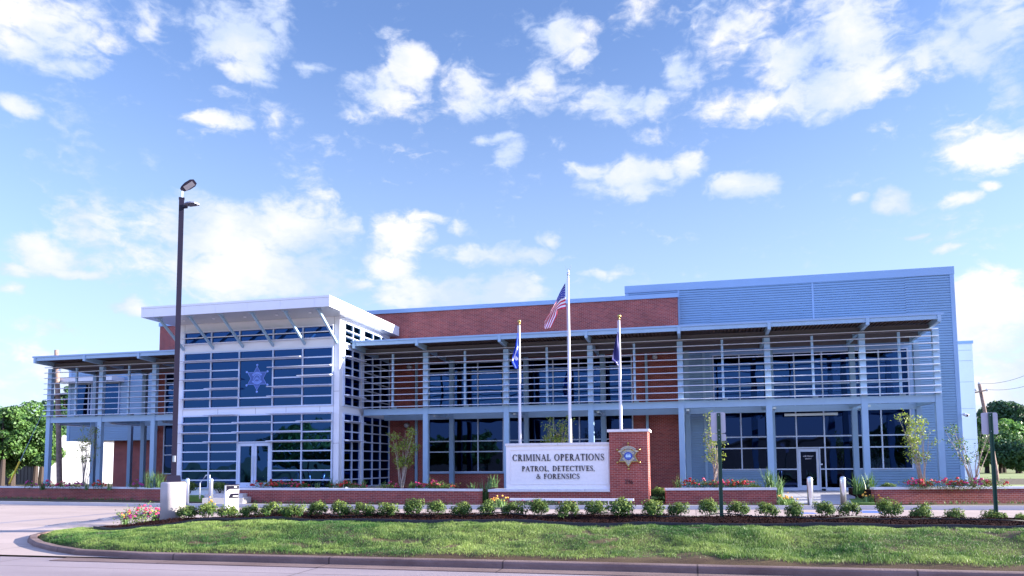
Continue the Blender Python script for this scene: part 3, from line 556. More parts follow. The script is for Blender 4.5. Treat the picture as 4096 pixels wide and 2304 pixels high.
# --- blue metal block on the right
ZMT = Z_(3813.8, 1066, YM); XML = X_(2500, YM, 1140); XMR = X_(3813.8, YM, 1100)
RXw = [X_(p, YM, 1500) for p in (2853, 2957, 3065, 3176, 3287, 3400, 3515, 3632)]
rl = [Z_(2965, y, YM) for y in (1878, 1794, 1749, 1640)]; ru = [Z_(2850, y, YM) for y in (1635, 1548, 1463, 1424)]
zfl = Z_(3230, 1962, YM)
mb = MB(); x0, x1 = RXw[0]-.05, RXw[-1]+.05; sx0, sx1 = RXw[2], RXw[5]
corr(mb, XBR, x0, .02, ZMT-.38, YM); corr(mb, x1, XMR-.18, .02, ZMT-.38, YM); corr(mb, XML, x0, ZBT, ZMT-.38, YM+.002) if False else None
corr(mb, XML+.18, XBR, ZBT-.3, ZMT-.38, YM+.004); corr(mb, x0, x1, ru[-1]+.12, ZMT-.38, YM); corr(mb, x0, x1, rl[-1]+.05, ru[0]-.05, YM)
corr(mb, x0, sx0, .02, rl[0]-.06, YM); corr(mb, sx1, x1, .02, rl[0]-.06, YM); mb.build('metal_wall', corrm, B)
mb = MB(); mb.box(XMR-.18, XMR, YM-.06, YM+.3, .02, ZMT-.38); mb.box(XML, XML+.18, YM-.06, YM+.3, ZBT-.3, ZMT-.38); mb.box(XML-.02, XMR+.02, YM-.075, YM+.34, ZMT-.38, ZMT)
for p_ in (2716, 3253): xx = X_(p_, YM, 1250); mb.box(xx-.045, xx+.045, YM-.06, YM, 7.4, ZMT-.38)
for (a, b, c_, d_) in ((x0-.1, x0, rl[0]-.1, ru[-1]+.12), (x1, x1+.12, rl[0]-.1, ru[-1]+.12)): mb.box(a, b, YM-.05, YM+.05, c_, d_)
mb.box(x0, x1, YM-.05, YM+.05, ru[-1]+.04, ru[-1]+.14); mb.box(x0, sx0, YM-.05, YM+.05, rl[0]-.12, rl[0]-.04); mb.box(sx1, x1, YM-.05, YM+.05, rl[0]-.12, rl[0]-.04); mb.build('metal_trim', trimm, B)
mb = MB(); mb.box(XMR-.1, XMR-.02, YM+.3, 54, .02, ZMT-.1); mb.box(XML+.02, XMR-.1, YM+.5, YM+.62, .02, ZMT-.4); mb.box(XML, XMR-.1, YM+.62, 54, ZMT-.9, ZMT-.75); mb.build('metal_side_wall', corrm, B)
fn = ymap(YM-.03)
dx0, dx1 = X_(3192, YM, 1880), X_(3275.5, YM, 1880); dzt = Z_(3230, 1793.6, YM)
window(fn, RXw[:3], rl, gm=glassd); window(fn, RXw[5:], rl, gm=glassd); window(fn, RXw, ru)
stz = [zfl+.12]+rl; stu = RXw[2:6]
# storefront with one door bay: the bay between lines 3 and 4 is split by the door
o = window(fn, stu, stz, holes=((1, 0), (1, 1)), merge=((1, 1),), gm=glassd, name='storefront')
mb = MB(); mbox(mb, fn, RXw[4]-.03, RXw[5]+.03, zfl, zfl+.09, 0, .07); mbox(mb, fn, RXw[2]-.03, RXw[3]+.03, zfl, zfl+.09, 0, .07); mbox(mb, fn, dx1+.02, dx1+.08, zfl, dzt, -.01, .06); mbox(mb, fn, dx1+.08, RXw[4]-.03, (stz[1])-.03, stz[1]+.03, -.01, .06); mb.build('threshold_frame', whitef, B)
gb = MB(); gb.add([fn(dx1+.07, zfl+.1, .003), fn(RXw[4]-.02, zfl+.1, .003), fn(RXw[4]-.02, dzt, .003), fn(dx1+.07, dzt, .003)], [(0,1,2,3)]); gb.build('sidelight_glass', glassd, B)
def door(fn, u0, u1, z0, z1, st=.11, hside=1, label=None):
    mb = MB(); mbox(mb, fn, u0, u0+st, z0, z1, .01, .065); mbox(mb, fn, u1-st, u1, z0, z1, .01, .065); mbox(mb, fn, u0+st, u1-st, z0, z0+.24, .01, .062); mbox(mb, fn, u0+st, u1-st, z1-.14, z1, .01, .062)
    o = mb.build('door', whitef, B); g_ = MB(); g_.add([fn(u0+st-.01, z0+.23, .03), fn(u1-st+.01, z0+.23, .03), fn(u1-st+.01, z1-.13, .03), fn(u0+st-.01, z1-.13, .03)], [(0,1,2,3)]); g_.build('glass', glassd if hside else glass, o)
    hx = u1-st*.5 if hside != -1 else u0+st*.5; hb = MB(); zc = z0+1.05; hb.tube([fn(hx, zc-.45, .065), fn(hx, zc-.45, .12), fn(hx, zc+.45, .12), fn(hx, zc+.45, .065)], .013, 6); hb.build('handle', alu, o)
    if label: o['label'] = label
    return o
d_ = door(fn, dx0+.02, dx1, zfl+.01, dzt-.02)
# --- lettering helpers
def text_mb(s, size, place, thick=.004, center=True, track=0.):
    """flat sans lettering from the built-in font; place(u, v, d) puts it in the world"""
    cu = bpy.data.curves.new('t', 'FONT'); cu.body = s; cu.size = size; cu.extrude = thick/2; cu.space_character = 1+track
    if center: cu.align_x = 'CENTER'
    cu.resolution_u = 3; ob = bpy.data.objects.new('t', cu); col.objects.link(ob); bpy.context.view_layer.update()
    me = ob.evaluated_get(bpy.context.evaluated_depsgraph_get()).to_mesh(); vs = [place(v.co.x, v.co.y, v.co.z) for v in me.vertices]; fs = [tuple(p.vertices) for p in me.polygons]
    ob.to_mesh_clear(); bpy.data.objects.remove(ob); bpy.data.curves.remove(cu); return vs, fs
def arc_text(mb, s, size, cx_, cz, r, a_mid, step, Y, up=1, thick=.006):
    n = len(s)
    for i, ch in enumerate(s):
        if ch == ' ': continue
        a = a_mid-(i-(n-1)/2)*step*up; bx, bz = cx_+r*math.cos(a), cz+r*math.sin(a); tx, tz = (math.sin(a), -math.cos(a)) if up > 0 else (-math.sin(a), math.cos(a)); nx, nz = (-tz, tx)
        vs, fs = text_mb(ch, size, lambda u, v, d: (bx+u*tx+(v-size*.35)*nx, Y-d, bz+u*tz+(v-size*.35)*nz), thick); mb.add(vs, fs)
mb = MB(); dc = (dx0+dx1)/2+.01
for t_, z in (('USE FRONT', 1.62), ('ENTRY', 1.50)):
    vs, fs = text_mb(t_, .09, lambda u, v, d: fn(dc+u, zfl+z+v, .034+d), .002); mb.add(vs, fs)
mb.build('door_lettering', fwhite, d_)
mb = MB(); mbox(mb, fn, dx1+.09, dx1+.17, zfl+1.22, zfl+1.29, .01, .025); mb.build('card_notice', fwhite, B)
mb = MB(); q0, q1 = X_(3137, YM-.4, 1658), X_(3350, YM-.4, 1654); zz = Z_(3240, 1658, YM-.4); mb.box(q0, q1, YM-.5, YM-.4, zz-.06, zz+.06); mb.box(q0+.3, q0+.34, YM-.4, YM-.05, zz-.02, zz+.02); mb.box(q1-.34, q1-.3, YM-.4, YM-.05, zz-.02, zz+.02); mb.build('entry_light', alu, B)
# downspouts, wall lights, cameras
for p_, Y_, py_ in ((1667.5, YW, 1700), (2590, YW, 1700), (2816, YM, 1500)):
    xx = X_(p_, Y_, py_); mb = MB(); mb.box(xx-.065, xx+.065, Y_-.12, Y_-.012, .05, 7.15); mb.build('downspout', steel, B)
for (px, py, Y_) in ((1627, 1702, YW), (1638, 1468, YW), (2619, 1428, YW), (620, 1717, YW)):
    c = at(px, py, Y=Y_-.1); mb = MB(); mb.tube([(c[0], Y_, c[2]), (c[0], Y_-.2, c[2])], [.15, .13], 16); o = mb.build('wall_light', alu, B, True); mb = MB(); mb.tube([(c[0], Y_-.2, c[2]), (c[0], Y_-.215, c[2])], [.10, .09], 14); mb.build('lens', lensm, o)
for (px, py, Y_, s_) in ((3855, 1660, YM-.2, 1),):
    c = at(px, py, Y=Y_); mb = MB(); mb.tube([(c[0], c[1]+.2, c[2]+.05), (c[0]+.02, c[1], c[2]+.02), (c[0]+.08, c[1]-.22, c[2]-.04)], [.03, .075, .07], 10); o = mb.build('security_camera', poleW, B, True); MB().tube([(c[0]+.08, c[1]-.22, c[2]-.04), (c[0]+.085, c[1]-.235, c[2]-.043)], .055, 10).build('lens', black, o)
c = at(1660, 1870, Y=YW-.05); MB().box(c[0]-.06, c[0]+.06, YW-.05, YW-.002, c[2]-.07, c[2]+.07).build('key_box', black, B)
# --- entrance tower
TX = [X_(p, YT, 1522) for p in (737.5, 845.6, 958.5, 1093.5, 1212, 1332)]
TL, TR = X_(708, YT, 1600), XT
zS = Z_(1360.7, 1265.3, YT)
TZ = lambda px, py: Z_(px, py, YT)
cz = [TZ(741, 1380), TZ(741, 1334)]
mz = [TZ(737, y) for y in (1635.6, 1600, 1563, 1525.7, 1489, 1452, 1416)]
bz = [TZ(733, y) for y in (1952, 1921, 1884, 1847, 1809, 1773, 1736, 1699, 1667)]
mb = MB(); f0, f1 = YT, YT+.25
mb.box(TL, TX[0]-.03, f0, f1, ZB, zS); mb.box(TX[-1]+.03, TR, f0, f1, ZB, zS)
for a, b in ((cz[1]+.03, zS), (mz[-1]+.03, cz[0]-.03), (bz[-1]+.03, mz[0]-.03), (ZB, bz[0]-.03)): mb.box(TX[0]-.03, TX[-1]+.03, f0, f1, a, b)
mb.build('tower_wall', white, B)
mb = MB()       # panel joints
for z in (TZ(737, 1645), 4.0+.0): pass
for x in (TX[1]+.4, TX[2]+.9, TX[3]+.7, TX[4]+.9): mb.box(x-.006, x+.006, YT-.002, YT+.01, bz[-1]+.05, mz[0]-.05)
mb.box(TL, TX[0]-.04, YT-.002, YT+.01, TZ(720, 1775), TZ(720, 1775)+.012); mb.box(TX[-1]+.04, TR, YT-.002, YT+.01, TZ(1345, 1565), TZ(1345, 1565)+.012); mb.box(TX[-1]+.04, TR, YT-.002, YT+.01, TZ(1345, 1773), TZ(1345, 1773)+.012)
mb.box(TX[0]-.045, TX[0]-.035, YT-.002, YT+.01, ZB, zS); mb.box(TX[-1]+.035, TX[-1]+.045, YT-.002, YT+.01, ZB, zS); mb.build('panel_joints', edgem, B)
fnT = ymap(YT-.02)
window(fnT, TX, cz); 
mid = [(2, j) for j in (2, 3, 4)]
window(fnT, TX, mz, merge=mid)
DZ = TZ(1030, 1771)
mg = [(2, j) for j in range(0, 5)]
o = window(fnT, TX, bz, holes=tuple((2, j) for j in range(0, 5)), merge=mg)
dl, dr, dm = TX[2]+.04, TX[3]-.04, (TX[2]+TX[3])/2
d1 = door(fnT, dl, dm-.008, ZB+.58, bz[5]-.05, .13, 1); d2 = door(fnT, dm+.008, dr, ZB+.58, bz[5]-.05, .13, -1)
for d_ in (d1, d2):
    for ch in d_.children:
        if ch.name.startswith('glass'): ch.data.materials[0] = glass
# sun shades on the tower front: (row line z, first bay, last bay)
def blade(fn, u0, u1, z, dep=.34, th=.055, d0=.09, name='sunshade', m=louv, parent=B, tilt=.03, nose=0):
    mb = MB(); prof = [(math.cos(a)*.5+.5, math.sin(a)*.5) for a in [math.pi*2*k/12 for k in range(12)]]
    vs = [fn(u, z+v*th+tilt*(1-q_), d0+q_*dep) for u in (u0, u1) for q_, v in prof]; mb.add(vs, [tuple(range(12)), tuple(range(23, 11, -1))]+[(i, (i+1) % 12, (i+1) % 12+12, i+12) for i in range(12)])
    return mb.build(name, m, parent)
e = .42
for z, a, b in ((mz[5], 0, 4), (mz[4], 0, 1), (mz[4], 3, 5), (mz[3], 0, 2), (mz[3], 4, 5), (mz[2], 1, 2), (mz[2], 3, 5), (mz[1], 0, 2), (mz[1], 3, 4), (bz[8], 1, 2), (bz[8], 3, 5), (bz[7], 0, 1), (bz[7], 2, 3), (bz[7], 4, 5), (bz[6], 0, 1), (bz[6], 2, 4), (bz[5], 1, 2), (bz[5], 3, 5)):
    blade(fnT, TX[a]-(.22 if a == 0 else .12), TX[b]+.04, z+.02)
for z in (cz[0], (cz[0]+cz[1])/2, cz[1]): blade(fnT, TX[0]-.12, TX[-1]+.06, z, .1, .05, .08, tilt=0)
# side of the tower (facing right, towards the sun)
fnS = xmap(XT); SY = [float(at(p, 1750, X=XT)[1]) for p in (1370, 1403, 1434)]; SY2 = [float(at(p, 1690, X=XT)[1]) for p in (1448, 1485, 1517, 1553)]
ysE = YW
mb = MB(); mb.box(XT-.25, XT, f1, SY[0]-.03, ZB, zS); mb.box(XT-.25, XT, SY[2]+.03, SY2[0]-.03, ZB, zS); mb.box(XT-.25, XT, SY2[3]+.03, ysE, ZB, zS)
for y0, y1, s_ in ((SY[0]-.03, SY[2]+.03, 0), (SY2[0]-.03, SY2[3]+.03, 1)):
    for a, b in ((cz[1]+.23, zS), (mz[-1]+.03, cz[0]-.23), (bz[-1]+.03, mz[0]-.03), (ZB, bz[0]-.03)): mb.box(XT-.25, XT, y0, y1, a, b)
mb.build('tower_side_wall', white, B)
c3 = [cz[0]-.2, cz[0]+.1, (cz[0]+cz[1])/2+.1, cz[1]+.2]
fnS2 = xmap(XT+.02)
for us in (SY, SY2): window(fnS2, us, c3, gm=glassg); window(fnS2, us, mz, gm=glassd); window(fnS2, us, bz, gm=glassd)
for z in (mz[5], mz[3], mz[1], bz[7], bz[5]): blade(fnS2, SY[0]-.1, SY[2]+.02, z+.02, .3)
for z in c3[1:3]: blade(fnS2, SY[0]-.12, SY2[3], z, .1, .05, .08, tilt=0)
# sheriff star etched on the big middle pane
star_c = at(1027, 1513, Y=YT-.05)
def star_poly(cx_, cz_, R_, r_=None, rot=math.pi/2):
    r_ = r_ or R_*.58; return [(cx_+(R_ if k % 2 == 0 else r_)*math.cos(rot+k*math.pi/6), cz_+(R_ if k % 2 == 0 else r_)*math.sin(rot+k*math.pi/6)) for k in range(12)]
def flat(poly, Y, d, mb): mb.prism(poly, 0, d, lambda u, v, w_: (u, Y-w_, v)); return mb
def ring_poly(mb, cx_, cz_, r0, r1, a0, a1, Y, d, n=14):
    for k in range(n):
        a, b = a0+(a1-a0)*k/n, a0+(a1-a0)*(k+1)/n
        flat([(cx_+r0*math.cos(a), cz_+r0*math.sin(a)), (cx_+r1*math.cos(a), cz_+r1*math.sin(a)), (cx_+r1*math.cos(b), cz_+r1*math.sin(b)), (cx_+r0*math.cos(b), cz_+r0*math.sin(b))], Y, d, mb)
frost = mat('frosted_vinyl', (.20, .33, .80), .5); frostd = mat('frosted_vinyl_mid', (.04, .10, .36), .5)
sx, sz = float(star_c[0]), float(star_c[2]); YG = YT-.024; SRr = .60
mb = flat(star_poly(sx, sz, SRr), YG, .003, MB()); emb = mb.build('window_emblem', frostd, B)
mb = MB()
for k in range(6):
    a = math.pi/2+k*math.pi/3; c = (sx+(SRr+.05)*math.cos(a), sz+(SRr+.05)*math.sin(a)); flat([(c[0]+.055*math.cos(t_), c[1]+.055*math.sin(t_)) for t_ in [2*math.pi*j/14 for j in range(14)]], YG, .004, mb)
P12 = star_poly(sx, sz, SRr); P12i = star_poly(sx, sz, SRr-.035)
for k in range(12): k2 = (k+1) % 12; flat([P12[k], P12[k2], P12i[k2], P12i[k]], YG-.004, .002, mb)
ring_poly(mb, sx, sz-.02, .24, .33, R(35), R(145), YG-.004, .003); ring_poly(mb, sx, sz+.04, .24, .33, R(215), R(325), YG-.004, .003); ring_poly(mb, sx, sz, .155, .185, 0, 2*math.pi, YG-.004, .003, 24)
for px_, pz_ in ((-.06, 0), (0, .04), (.06, 0)): flat([(sx+px_-.03, sz+pz_-.07), (sx+px_+.03, sz+pz_-.07), (sx+px_, sz+pz_+.07)], YG-.004, .003, mb)
vs, fs = text_mb('LA', .10, lambda u, v, d: (sx+u, YG-.005-d, sz-.42+v), .002); mb.add(vs, fs); mb.build('light_lines', frost, emb)
mb = MB(); arc_text(mb, 'BOSSIER', .075, sx, sz-.02, .285, math.pi/2, R(13), YG-.009); arc_text(mb, 'SHERIFF', .075, sx, sz+.04, .285, -math.pi/2, R(13), YG-.009, -1); mb.build('emblem_lettering', frostd, emb)
# tower roof: fascia panels, soffit, braces, soffit lights
XRL = X_(564.6, YR, 1250); zRt = Z_(1319.2, 1180, YR); YRB = float(at(1619, 1330, X=XR)[1]); YRB = min(YRB, YW-.1)
mb = MB(); mb.box(XRL+.03, XR-.03, YR+.03, YRB, zS+.02, zRt-.06); mb.build('tower_roof', decks, B)
mb = MB(); xs = [XRL]+[X_(p, YR, 1240) for p in (616, 737, 861, 989, 1121, 1258)]+[XR]; zm = zRt-(zRt-zS)*.2
for a, b in zip(xs[:-1], xs[1:]): mb.box(a+.004, b-.004, YR, YR+.02, zS, zm)
mb.box(XRL, XR+.006, YR-.012, YR+.03, zm+.008, zRt)
ys = list(np.arange(YR, YRB, 1.22))+[YRB]
for a, b in zip(ys[:-1], ys[1:]): mb.box(XR-.02, XR, a+(.022 if a == YR else .004), b-.004, zS, zm)
mb.box(XR-.02, XR+.006, YR+.03, YRB, zm+.008, zRt)
for a, b in zip(ys[:-1], ys[1:]): mb.box(XRL, XRL+.02, a+(.022 if a == YR else .004), b-.004, zS, zm)
mb.box(XRL-.006, XRL+.02, YR+.03, YRB, zm+.008, zRt); mb.build('roof_fascia', white, B)
soff = mat('soffit_panel', (.50, .52, .58), .22, .2); mb = MB(); mb.box(XRL+.02, XR-.02, YR+.02, YRB, zS, zS+.02); mb.build('roof_soffit', soff, B)
bx = [X_(p, YR+.35, y) for p, y in ((634, 1276), (757, 1270), (881, 1262), (1006, 1254), (1138, 1247), (1271, 1238))]; tzb = TZ(846, 1395)
for x in bx: mb = MB(); mb.beam((x+.0, YR+.38, zS-.01), (x+.0, YT-.0, tzb), .11, .09, (1, 0, 0)); mb.box(x-.13, x+.13, YR+.27, YR+.5, zS-.02, zS-.003); mb.build('roof_brace', steel, B)
for px, py in ((735, 1283), (855, 1275), (979, 1268), (1106, 1260), (1240, 1251)):
    c = at(px, py, Z=zS-.003); MB().tube([(c[0], c[1], zS-.001), (c[0], c[1], zS-.012)], .07, 14).build('soffit_light', poleW, B)
# tower body fills
mb = MB(); mb.box(TL, TL+.25, f1, YW, ZB, zS); mb.build('tower_left_wall', white, B)
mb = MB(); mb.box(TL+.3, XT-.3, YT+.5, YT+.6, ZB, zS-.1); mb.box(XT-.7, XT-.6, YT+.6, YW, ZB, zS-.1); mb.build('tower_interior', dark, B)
# --- steel canopy
zg = 7.545; zt = 7.63; zfb = 7.38; zbb = 7.10
frontc = [(184, 203), (390, 408), (602, 622), (1691.5, 1711), (2015, 2034), (2353, 2373), (2715, 2735), (3066, 3088), (3449, 3471), (3747, 3770)]
CXs = [((X_(a, YB, 1640)+X_(b, YB, 1640))/2) for a, b in frontc]
zbm1, zbm0 = 4.38, 4.07
def hcol(x, y, z0, z1, w_=.25): return MB().box(x-w_/2, x+w_/2, y, y+w_*.9, z0, z1)
for x in CXs: hcol(x, YB, .03, zbb).build('column', steel, B)
innerc = [X_(p, YI, 1690) for p in (372, 571, 1805, 2104, 2413, 2752, 3090, 3420, 3680)]
for x in innerc: hcol(x, YI, .03, zbb, .24).build('inner_column', steel_shaded, B)
hcol(X_(515, 41.5, 1800), 41.5, .03, 5, .24).build('inner_column', steel_shaded, B)
CA = (X_(129, YC, 1430), TL-.02); CBx = (XT+.05, X_(3775, YC, 1255))
for (a, b), cs, il in ((CA, CXs[:3], innerc[:2]), (CBx, CXs[3:], innerc[2:])):
    rb = MB(); rb.box(a, b, YC, YC+.05, zg+.004, zt); rb.box(a, b, YC+.05, YW-.02, zt-.02, zt); rb.build('canopy_roof_edge', trimm, B)
    rb = MB(); rb.box(a+.1, b-.1, YC+.03, YC+.12, zfb, zg); rb.build('canopy_fascia', steel, B)
    # ribbed deck underside
    dk = MB(); x = a+.12
    while x < b-.12:
        dk.box(x, min(x+.09, b-.1), YC+.13, YW-.06, zg-.10, zg-.02); x += .16
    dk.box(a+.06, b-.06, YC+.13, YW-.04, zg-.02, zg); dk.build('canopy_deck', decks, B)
    xs0 = a+.1; xs1 = b-.1
    for Yq in (YB+.02, (YB+YI)/2+.1, YI+.02): MB().box(xs0+.02, xs1-.02, Yq, Yq+.12, zbb, zfb-.002).build('canopy_beam', steel_undershade, B)
    rx = [xs0+.02]+list(cs)+[xs1-.02] if cs[0]-xs0 > 1.0 else list(cs)+[xs1-.02]
    rx = sorted(set([round(q_, 3) for q_ in ([xs0+.07]+[c-.0 for c in cs if c-xs0 > 1 and xs1-c > .6]+[xs1-.07])]))
    for x in rx: MB().add([(x-.065, YC-.02, zfb-.12), (x+.065, YC-.02, zfb-.12), (x+.065, YC-.02, zg-.002), (x-.065, YC-.02, zg-.002), (x-.065, YW-.05, zbb-.04), (x+.065, YW-.05, zbb-.04), (x+.065, YW-.05, zg-.11), (x-.065, YW-.05, zg-.11)], [(0,1,2,3),(7,6,5,4),(0,4,5,1),(1,5,6,2),(2,6,7,3),(3,7,4,0)]).build('rafter', steel, B)
    MB().box(xs0+.04 if a > -20 else cs[0]-.12, (cs[-1]+.12) if a > -20 else b, YB+.03, YB+.2, zbm0, zbm1).build('floor_beam', steel, B)
    i0 = il[0]; i1 = il[-1]
    MB().box(XT+.03 if a > -20 else i0-.1, i1+.12 if a > -20 else b, YI+.02, YI+.16, 3.98, 4.26).build('inner_floor_beam', steel, B)
    for x in cs:
        MB().box(x-.07, x+.07, YB+.225, YI, zbm0+.02, zbm1-.02).build('cross_beam', steel, B)
        if x < b-1: MB().box(x+.22, x+.34, YB+.5, YI-.3, zbm0-.10, zbm0-.02).build('strip_light', alu, B)
# intermediate posts and louver blades
for p, py in ((303, 1550), (513, 1550), (1570, 1550), (1859, 1550), (2188, 1550), (2539, 1550), (2893, 1550), (3255, 1550), (3605, 1550)):
    x = X_(p, YB, py); mb = MB(); mb.box(x-.05, x+.05, YB+.0, YB+.1, zbm1, zbb); mb.box(x-.02, x+.17, YB+.02, YB+.12, zbm1, zbm1+.10); mb.build('louver_post', steel, B)
lz = [7.145-(7.145-4.452)*k/9 for k in range(10)]
fnB = ymap(YB)
for z in lz:
    blade(fnB, CXs[0]-.22, TL-.02, z, .17, .045, .012, 'louver', tilt=.02); blade(fnB, XT+.03, CXs[-1]+.07, z, .17, .045, .012, 'louver', tilt=.02)
# --- recessed left wing
YL = 44.5
mb = MB(); q0 = X_(271, YL, 1703); zlo = Z_(271, 1766, YL); zhi = Z_(283, 1481, YL); corr(mb, q0, -30.9, zlo, zhi, YL); mb.build('wing_metal_wall', corrm, B)
MB().box(q0, -30.95, YL+.03, 50, zlo+.02, zhi-.02).build('wing_body', trimm, B)
w0, w1 = X_(304, YL, 1600), X_(370, YL, 1600); w2, w3 = X_(418, YL, 1600), X_(479, YL, 1600); z0_, z1_ = Z_(340, 1660, YL), Z_(340, 1537, YL); fnL = ymap(YL-.05)
window(fnL, [w0, w1-.25, w1], [z0_, z1_]); window(fnL, [w2-.2, w2+.02, w3], [z0_, z1_])
MB().box(X_(212, YL-1, 1520), X_(456, YL-1, 1520), YL-1.2, YL-.03, Z_(212, 1531, YL-1), Z_(212, 1514, YL-1)).build('wing_canopy', white, B)
MB().box(X_(453, YL+.6, 1850), -30.95, YL+.6, YL+.9, .02, zlo+.02).build('wing_brick_wall', brick, B)
MB().box(q0-.02, q0+.2, YL-.06, YL+.03, zlo, zhi).build('wing_corner_trim', trimm, B)
MB().box(q0-.1, -30.95, YL-.08, YL+.3, zhi-.02, zhi+.14).build('wing_coping', trimm, B)
# white panel block at the far right
XW0, XW1 = XMR+.02, X_(3890, 46, 1400); ZW = Z_(3880, 1373, 46)
mb = MB(); zj = [.02]+[Z_(3885, y, 46) for y in (1880, 1757, 1634, 1527, 1442, 1400)]+[ZW]
for a, b in zip(zj[:-1], zj[1:]): mb.box(XW0-2, XW1, 46, 52, a+.008, b-.008)
mb.build('panel_block', white, B); MB().box(XW0-1.9, XW1-.02, 46.03, 51.9, .02, ZW-.1).build('panel_block_core', trimm, B); MB().box(XW0-2, XW1+.04, 45.95, 52.05, ZW-.008, ZW+.14).build('panel_block_coping', trimm, B)
# ------------------------------------------------------------------ raised planters
ZC = .555
def pl(px, py): p = at(px, py, Z=ZC); return (float(p[0]), float(p[1]))
def planter(name, p, q, label, ends=(0, 0), top=None, gaps=1.45, deep=5.5):
    p = np.array(p); q = np.array(q); d = (q-p)/np.linalg.norm(q-p); Lw = float(np.linalg.norm(q-p)); c = (p+q)/2
    root = thing(name, (c[0], c[1], 0), label, 'planter wall', 'long brick planter walls with stone caps')
    mb = MB(); mb.obox(p, q, .3, -.12, ZC, .03)
    n = np.array([-d[1], d[0]])
    if ends[0]: a = p+n*.33; mb.obox(a+d*.3, a+d*.3+n*deep, .3, -.12, ZC)
    if ends[1]: a = q+n*.33; mb.obox(a, a+n*deep, .3, -.12, ZC)
    mb.build('brick_face', brick, root)
    mb = MB(); s = 0.
    while s < Lw-.02:
        e_ = min(s+gaps, Lw+(.03 if s+gaps > Lw-.05 else 0)); mb.obox(p+d*(s-(.03 if s == 0 else 0)), p+d*(e_-.008), .36, ZC, ZC+.085); s += gaps
    for k, at_ in ((ends[0], p), (ends[1], q-d*.3)):
        if k:
            a = at_+n*.37; mb.add([(*(a-d*.02), ZC), (*(a+d*.32), ZC), (*(a+d*.32+n*(deep-.1)), ZC), (*(a-d*.02+n*(deep-.1)), ZC), (*(a-d*.02), ZC+.085), (*(a+d*.32), ZC+.085), (*(a+d*.32+n*(deep-.1)), ZC+.085), (*(a-d*.02+n*(deep-.1)), ZC+.085)], [(0,3,2,1),(4,5,6,7),(0,1,5,4),(1,2,6,5),(2,3,7,6),(3,0,4,7)])
    mb.build('stone_cap', stone, root)
    mb = MB(); i0, i1 = (0 if p[0] < -30 else 1.3), (1.0 if q[0] < 12 else 0); mb.add([(*(p+d*.1+n*.32), -.1), (*(q-d*.1+n*.32), -.1), (*(q-d*i1+n*deep), -.1), (*(p+d*i0+n*deep), -.1), (*(p+d*.1+n*.32), ZC-.04), (*(q-d*.1+n*.32), ZC-.04), (*(q-d*i1+n*deep), ZC-.10), (*(p+d*i0+n*deep), ZC-.10)], [(0,3,2,1),(4,5,6,7),(0,1,5,4),(1,2,6,5),(2,3,7,6),(3,0,4,7)]); mb.build('planting_soil', mulch, root); return root
W1 = (pl(-260, 1949), pl(643, 1957)); W2 = (pl(953, 1959.6), pl(1917, 1965)); W3 = (pl(2664, 1961.8), pl(3106, 1959.8)); W4 = (pl(3500, 1958.5), pl(4600, 1951))
planter('planter_wall', *W1, 'long low red brick planter wall at the far left, ending behind the concrete lamp base', (0, 0))
planter('planter_wall', *W2, 'long low brick planter wall in front of the glass tower, between steps and sign', (0, 0))
planter('planter_wall', *W3, 'short low brick planter wall between the brick sign pier and the right entrance path', (0, 0))
planter('planter_wall', *W4, 'low brick planter wall at the far right, running out of the photo', (0, 0))
# ------------------------------------------------------------------ the monument sign
YS = 29.4
S = thing('monument_sign', (at(2280, 1960, Y=YS)[0], YS, 0), 'white stucco sign reading criminal operations on a brick base with a taller brick pier', 'sign')
sx_ = lambda p, py=1850, Y=YS: X_(p, Y, py); sz_ = lambda y, px=2250, Y=YS: Z_(px, y, Y)
pf0, pf1 = sx_(2438), sx_(2592); zpt = sz_(1727, 2515); zpc = sz_(1719, 2515)
mb = MB(); mb.box(sx_(1953), pf0-.002, YS+.06, YS+1.3, -.12, sz_(1967, 2100)); mb.build('brick_base', brick, S)
mb = MB(); zc0, zc1 = sz_(1967, 2100), sz_(1958, 2100); xe = [sx_(1950), sx_(2014), sx_(2121), sx_(2228), sx_(2337), pf0-.003]
for a, b in zip(xe[:-1], xe[1:]): mb.box(a+.004, b-.004, YS+.02, YS+1.34, zc0, zc1)
mb.build('base_cap', stone, S)
pz0, pz1 = zc1+.002, sz_(1781, 2200); px0, px1 = sx_(2019), pf0-.004; YQ = YS+.22
mb = MB(); mb.box(px0, px1, YQ, YQ+.9, pz0, pz1); mb.build('panel', stucco, S)
ix0, ix1, iz0, iz1 = sx_(2034), sx_(2432), sz_(1938, 2230), sz_(1795, 2230)
mb = MB()
for a, b, c_, d_ in ((ix0, ix1, iz0, iz0+.025), (ix0, ix1, iz1-.025, iz1), (ix0, ix0+.025, iz0+.025, iz1-.025), (ix1-.025, ix1, iz0+.025, iz1-.025)): mb.box(a, b, YQ-.022, YQ-.001, c_, d_)
mb.build('panel_moulding', stucco, S)
mb = MB(); xe = [sx_(2019)-.03]+[sx_(p) for p in (2121, 2228, 2337)]+[pf0-.004]
for a, b in zip(xe[:-1], xe[1:]): mb.box(a+.004, b-.004, YQ-.05, YQ+.95, pz1, pz1+.095)
mb.build('panel_cap', stone, S)
mb = MB(); mb.box(pf0, pf1, YS, YS+1.45, -.12, zpt); mb.build('brick_pier', brick, S)
mb = MB(); xm = sx_(2513, 1722)
for a, b in ((pf0-.07, xm-.004), (xm+.004, pf1+.07)): mb.box(a, b, YS-.07, YS+1.52, zpt, zpt+.10)
mb.build('pier_cap', stone, S)
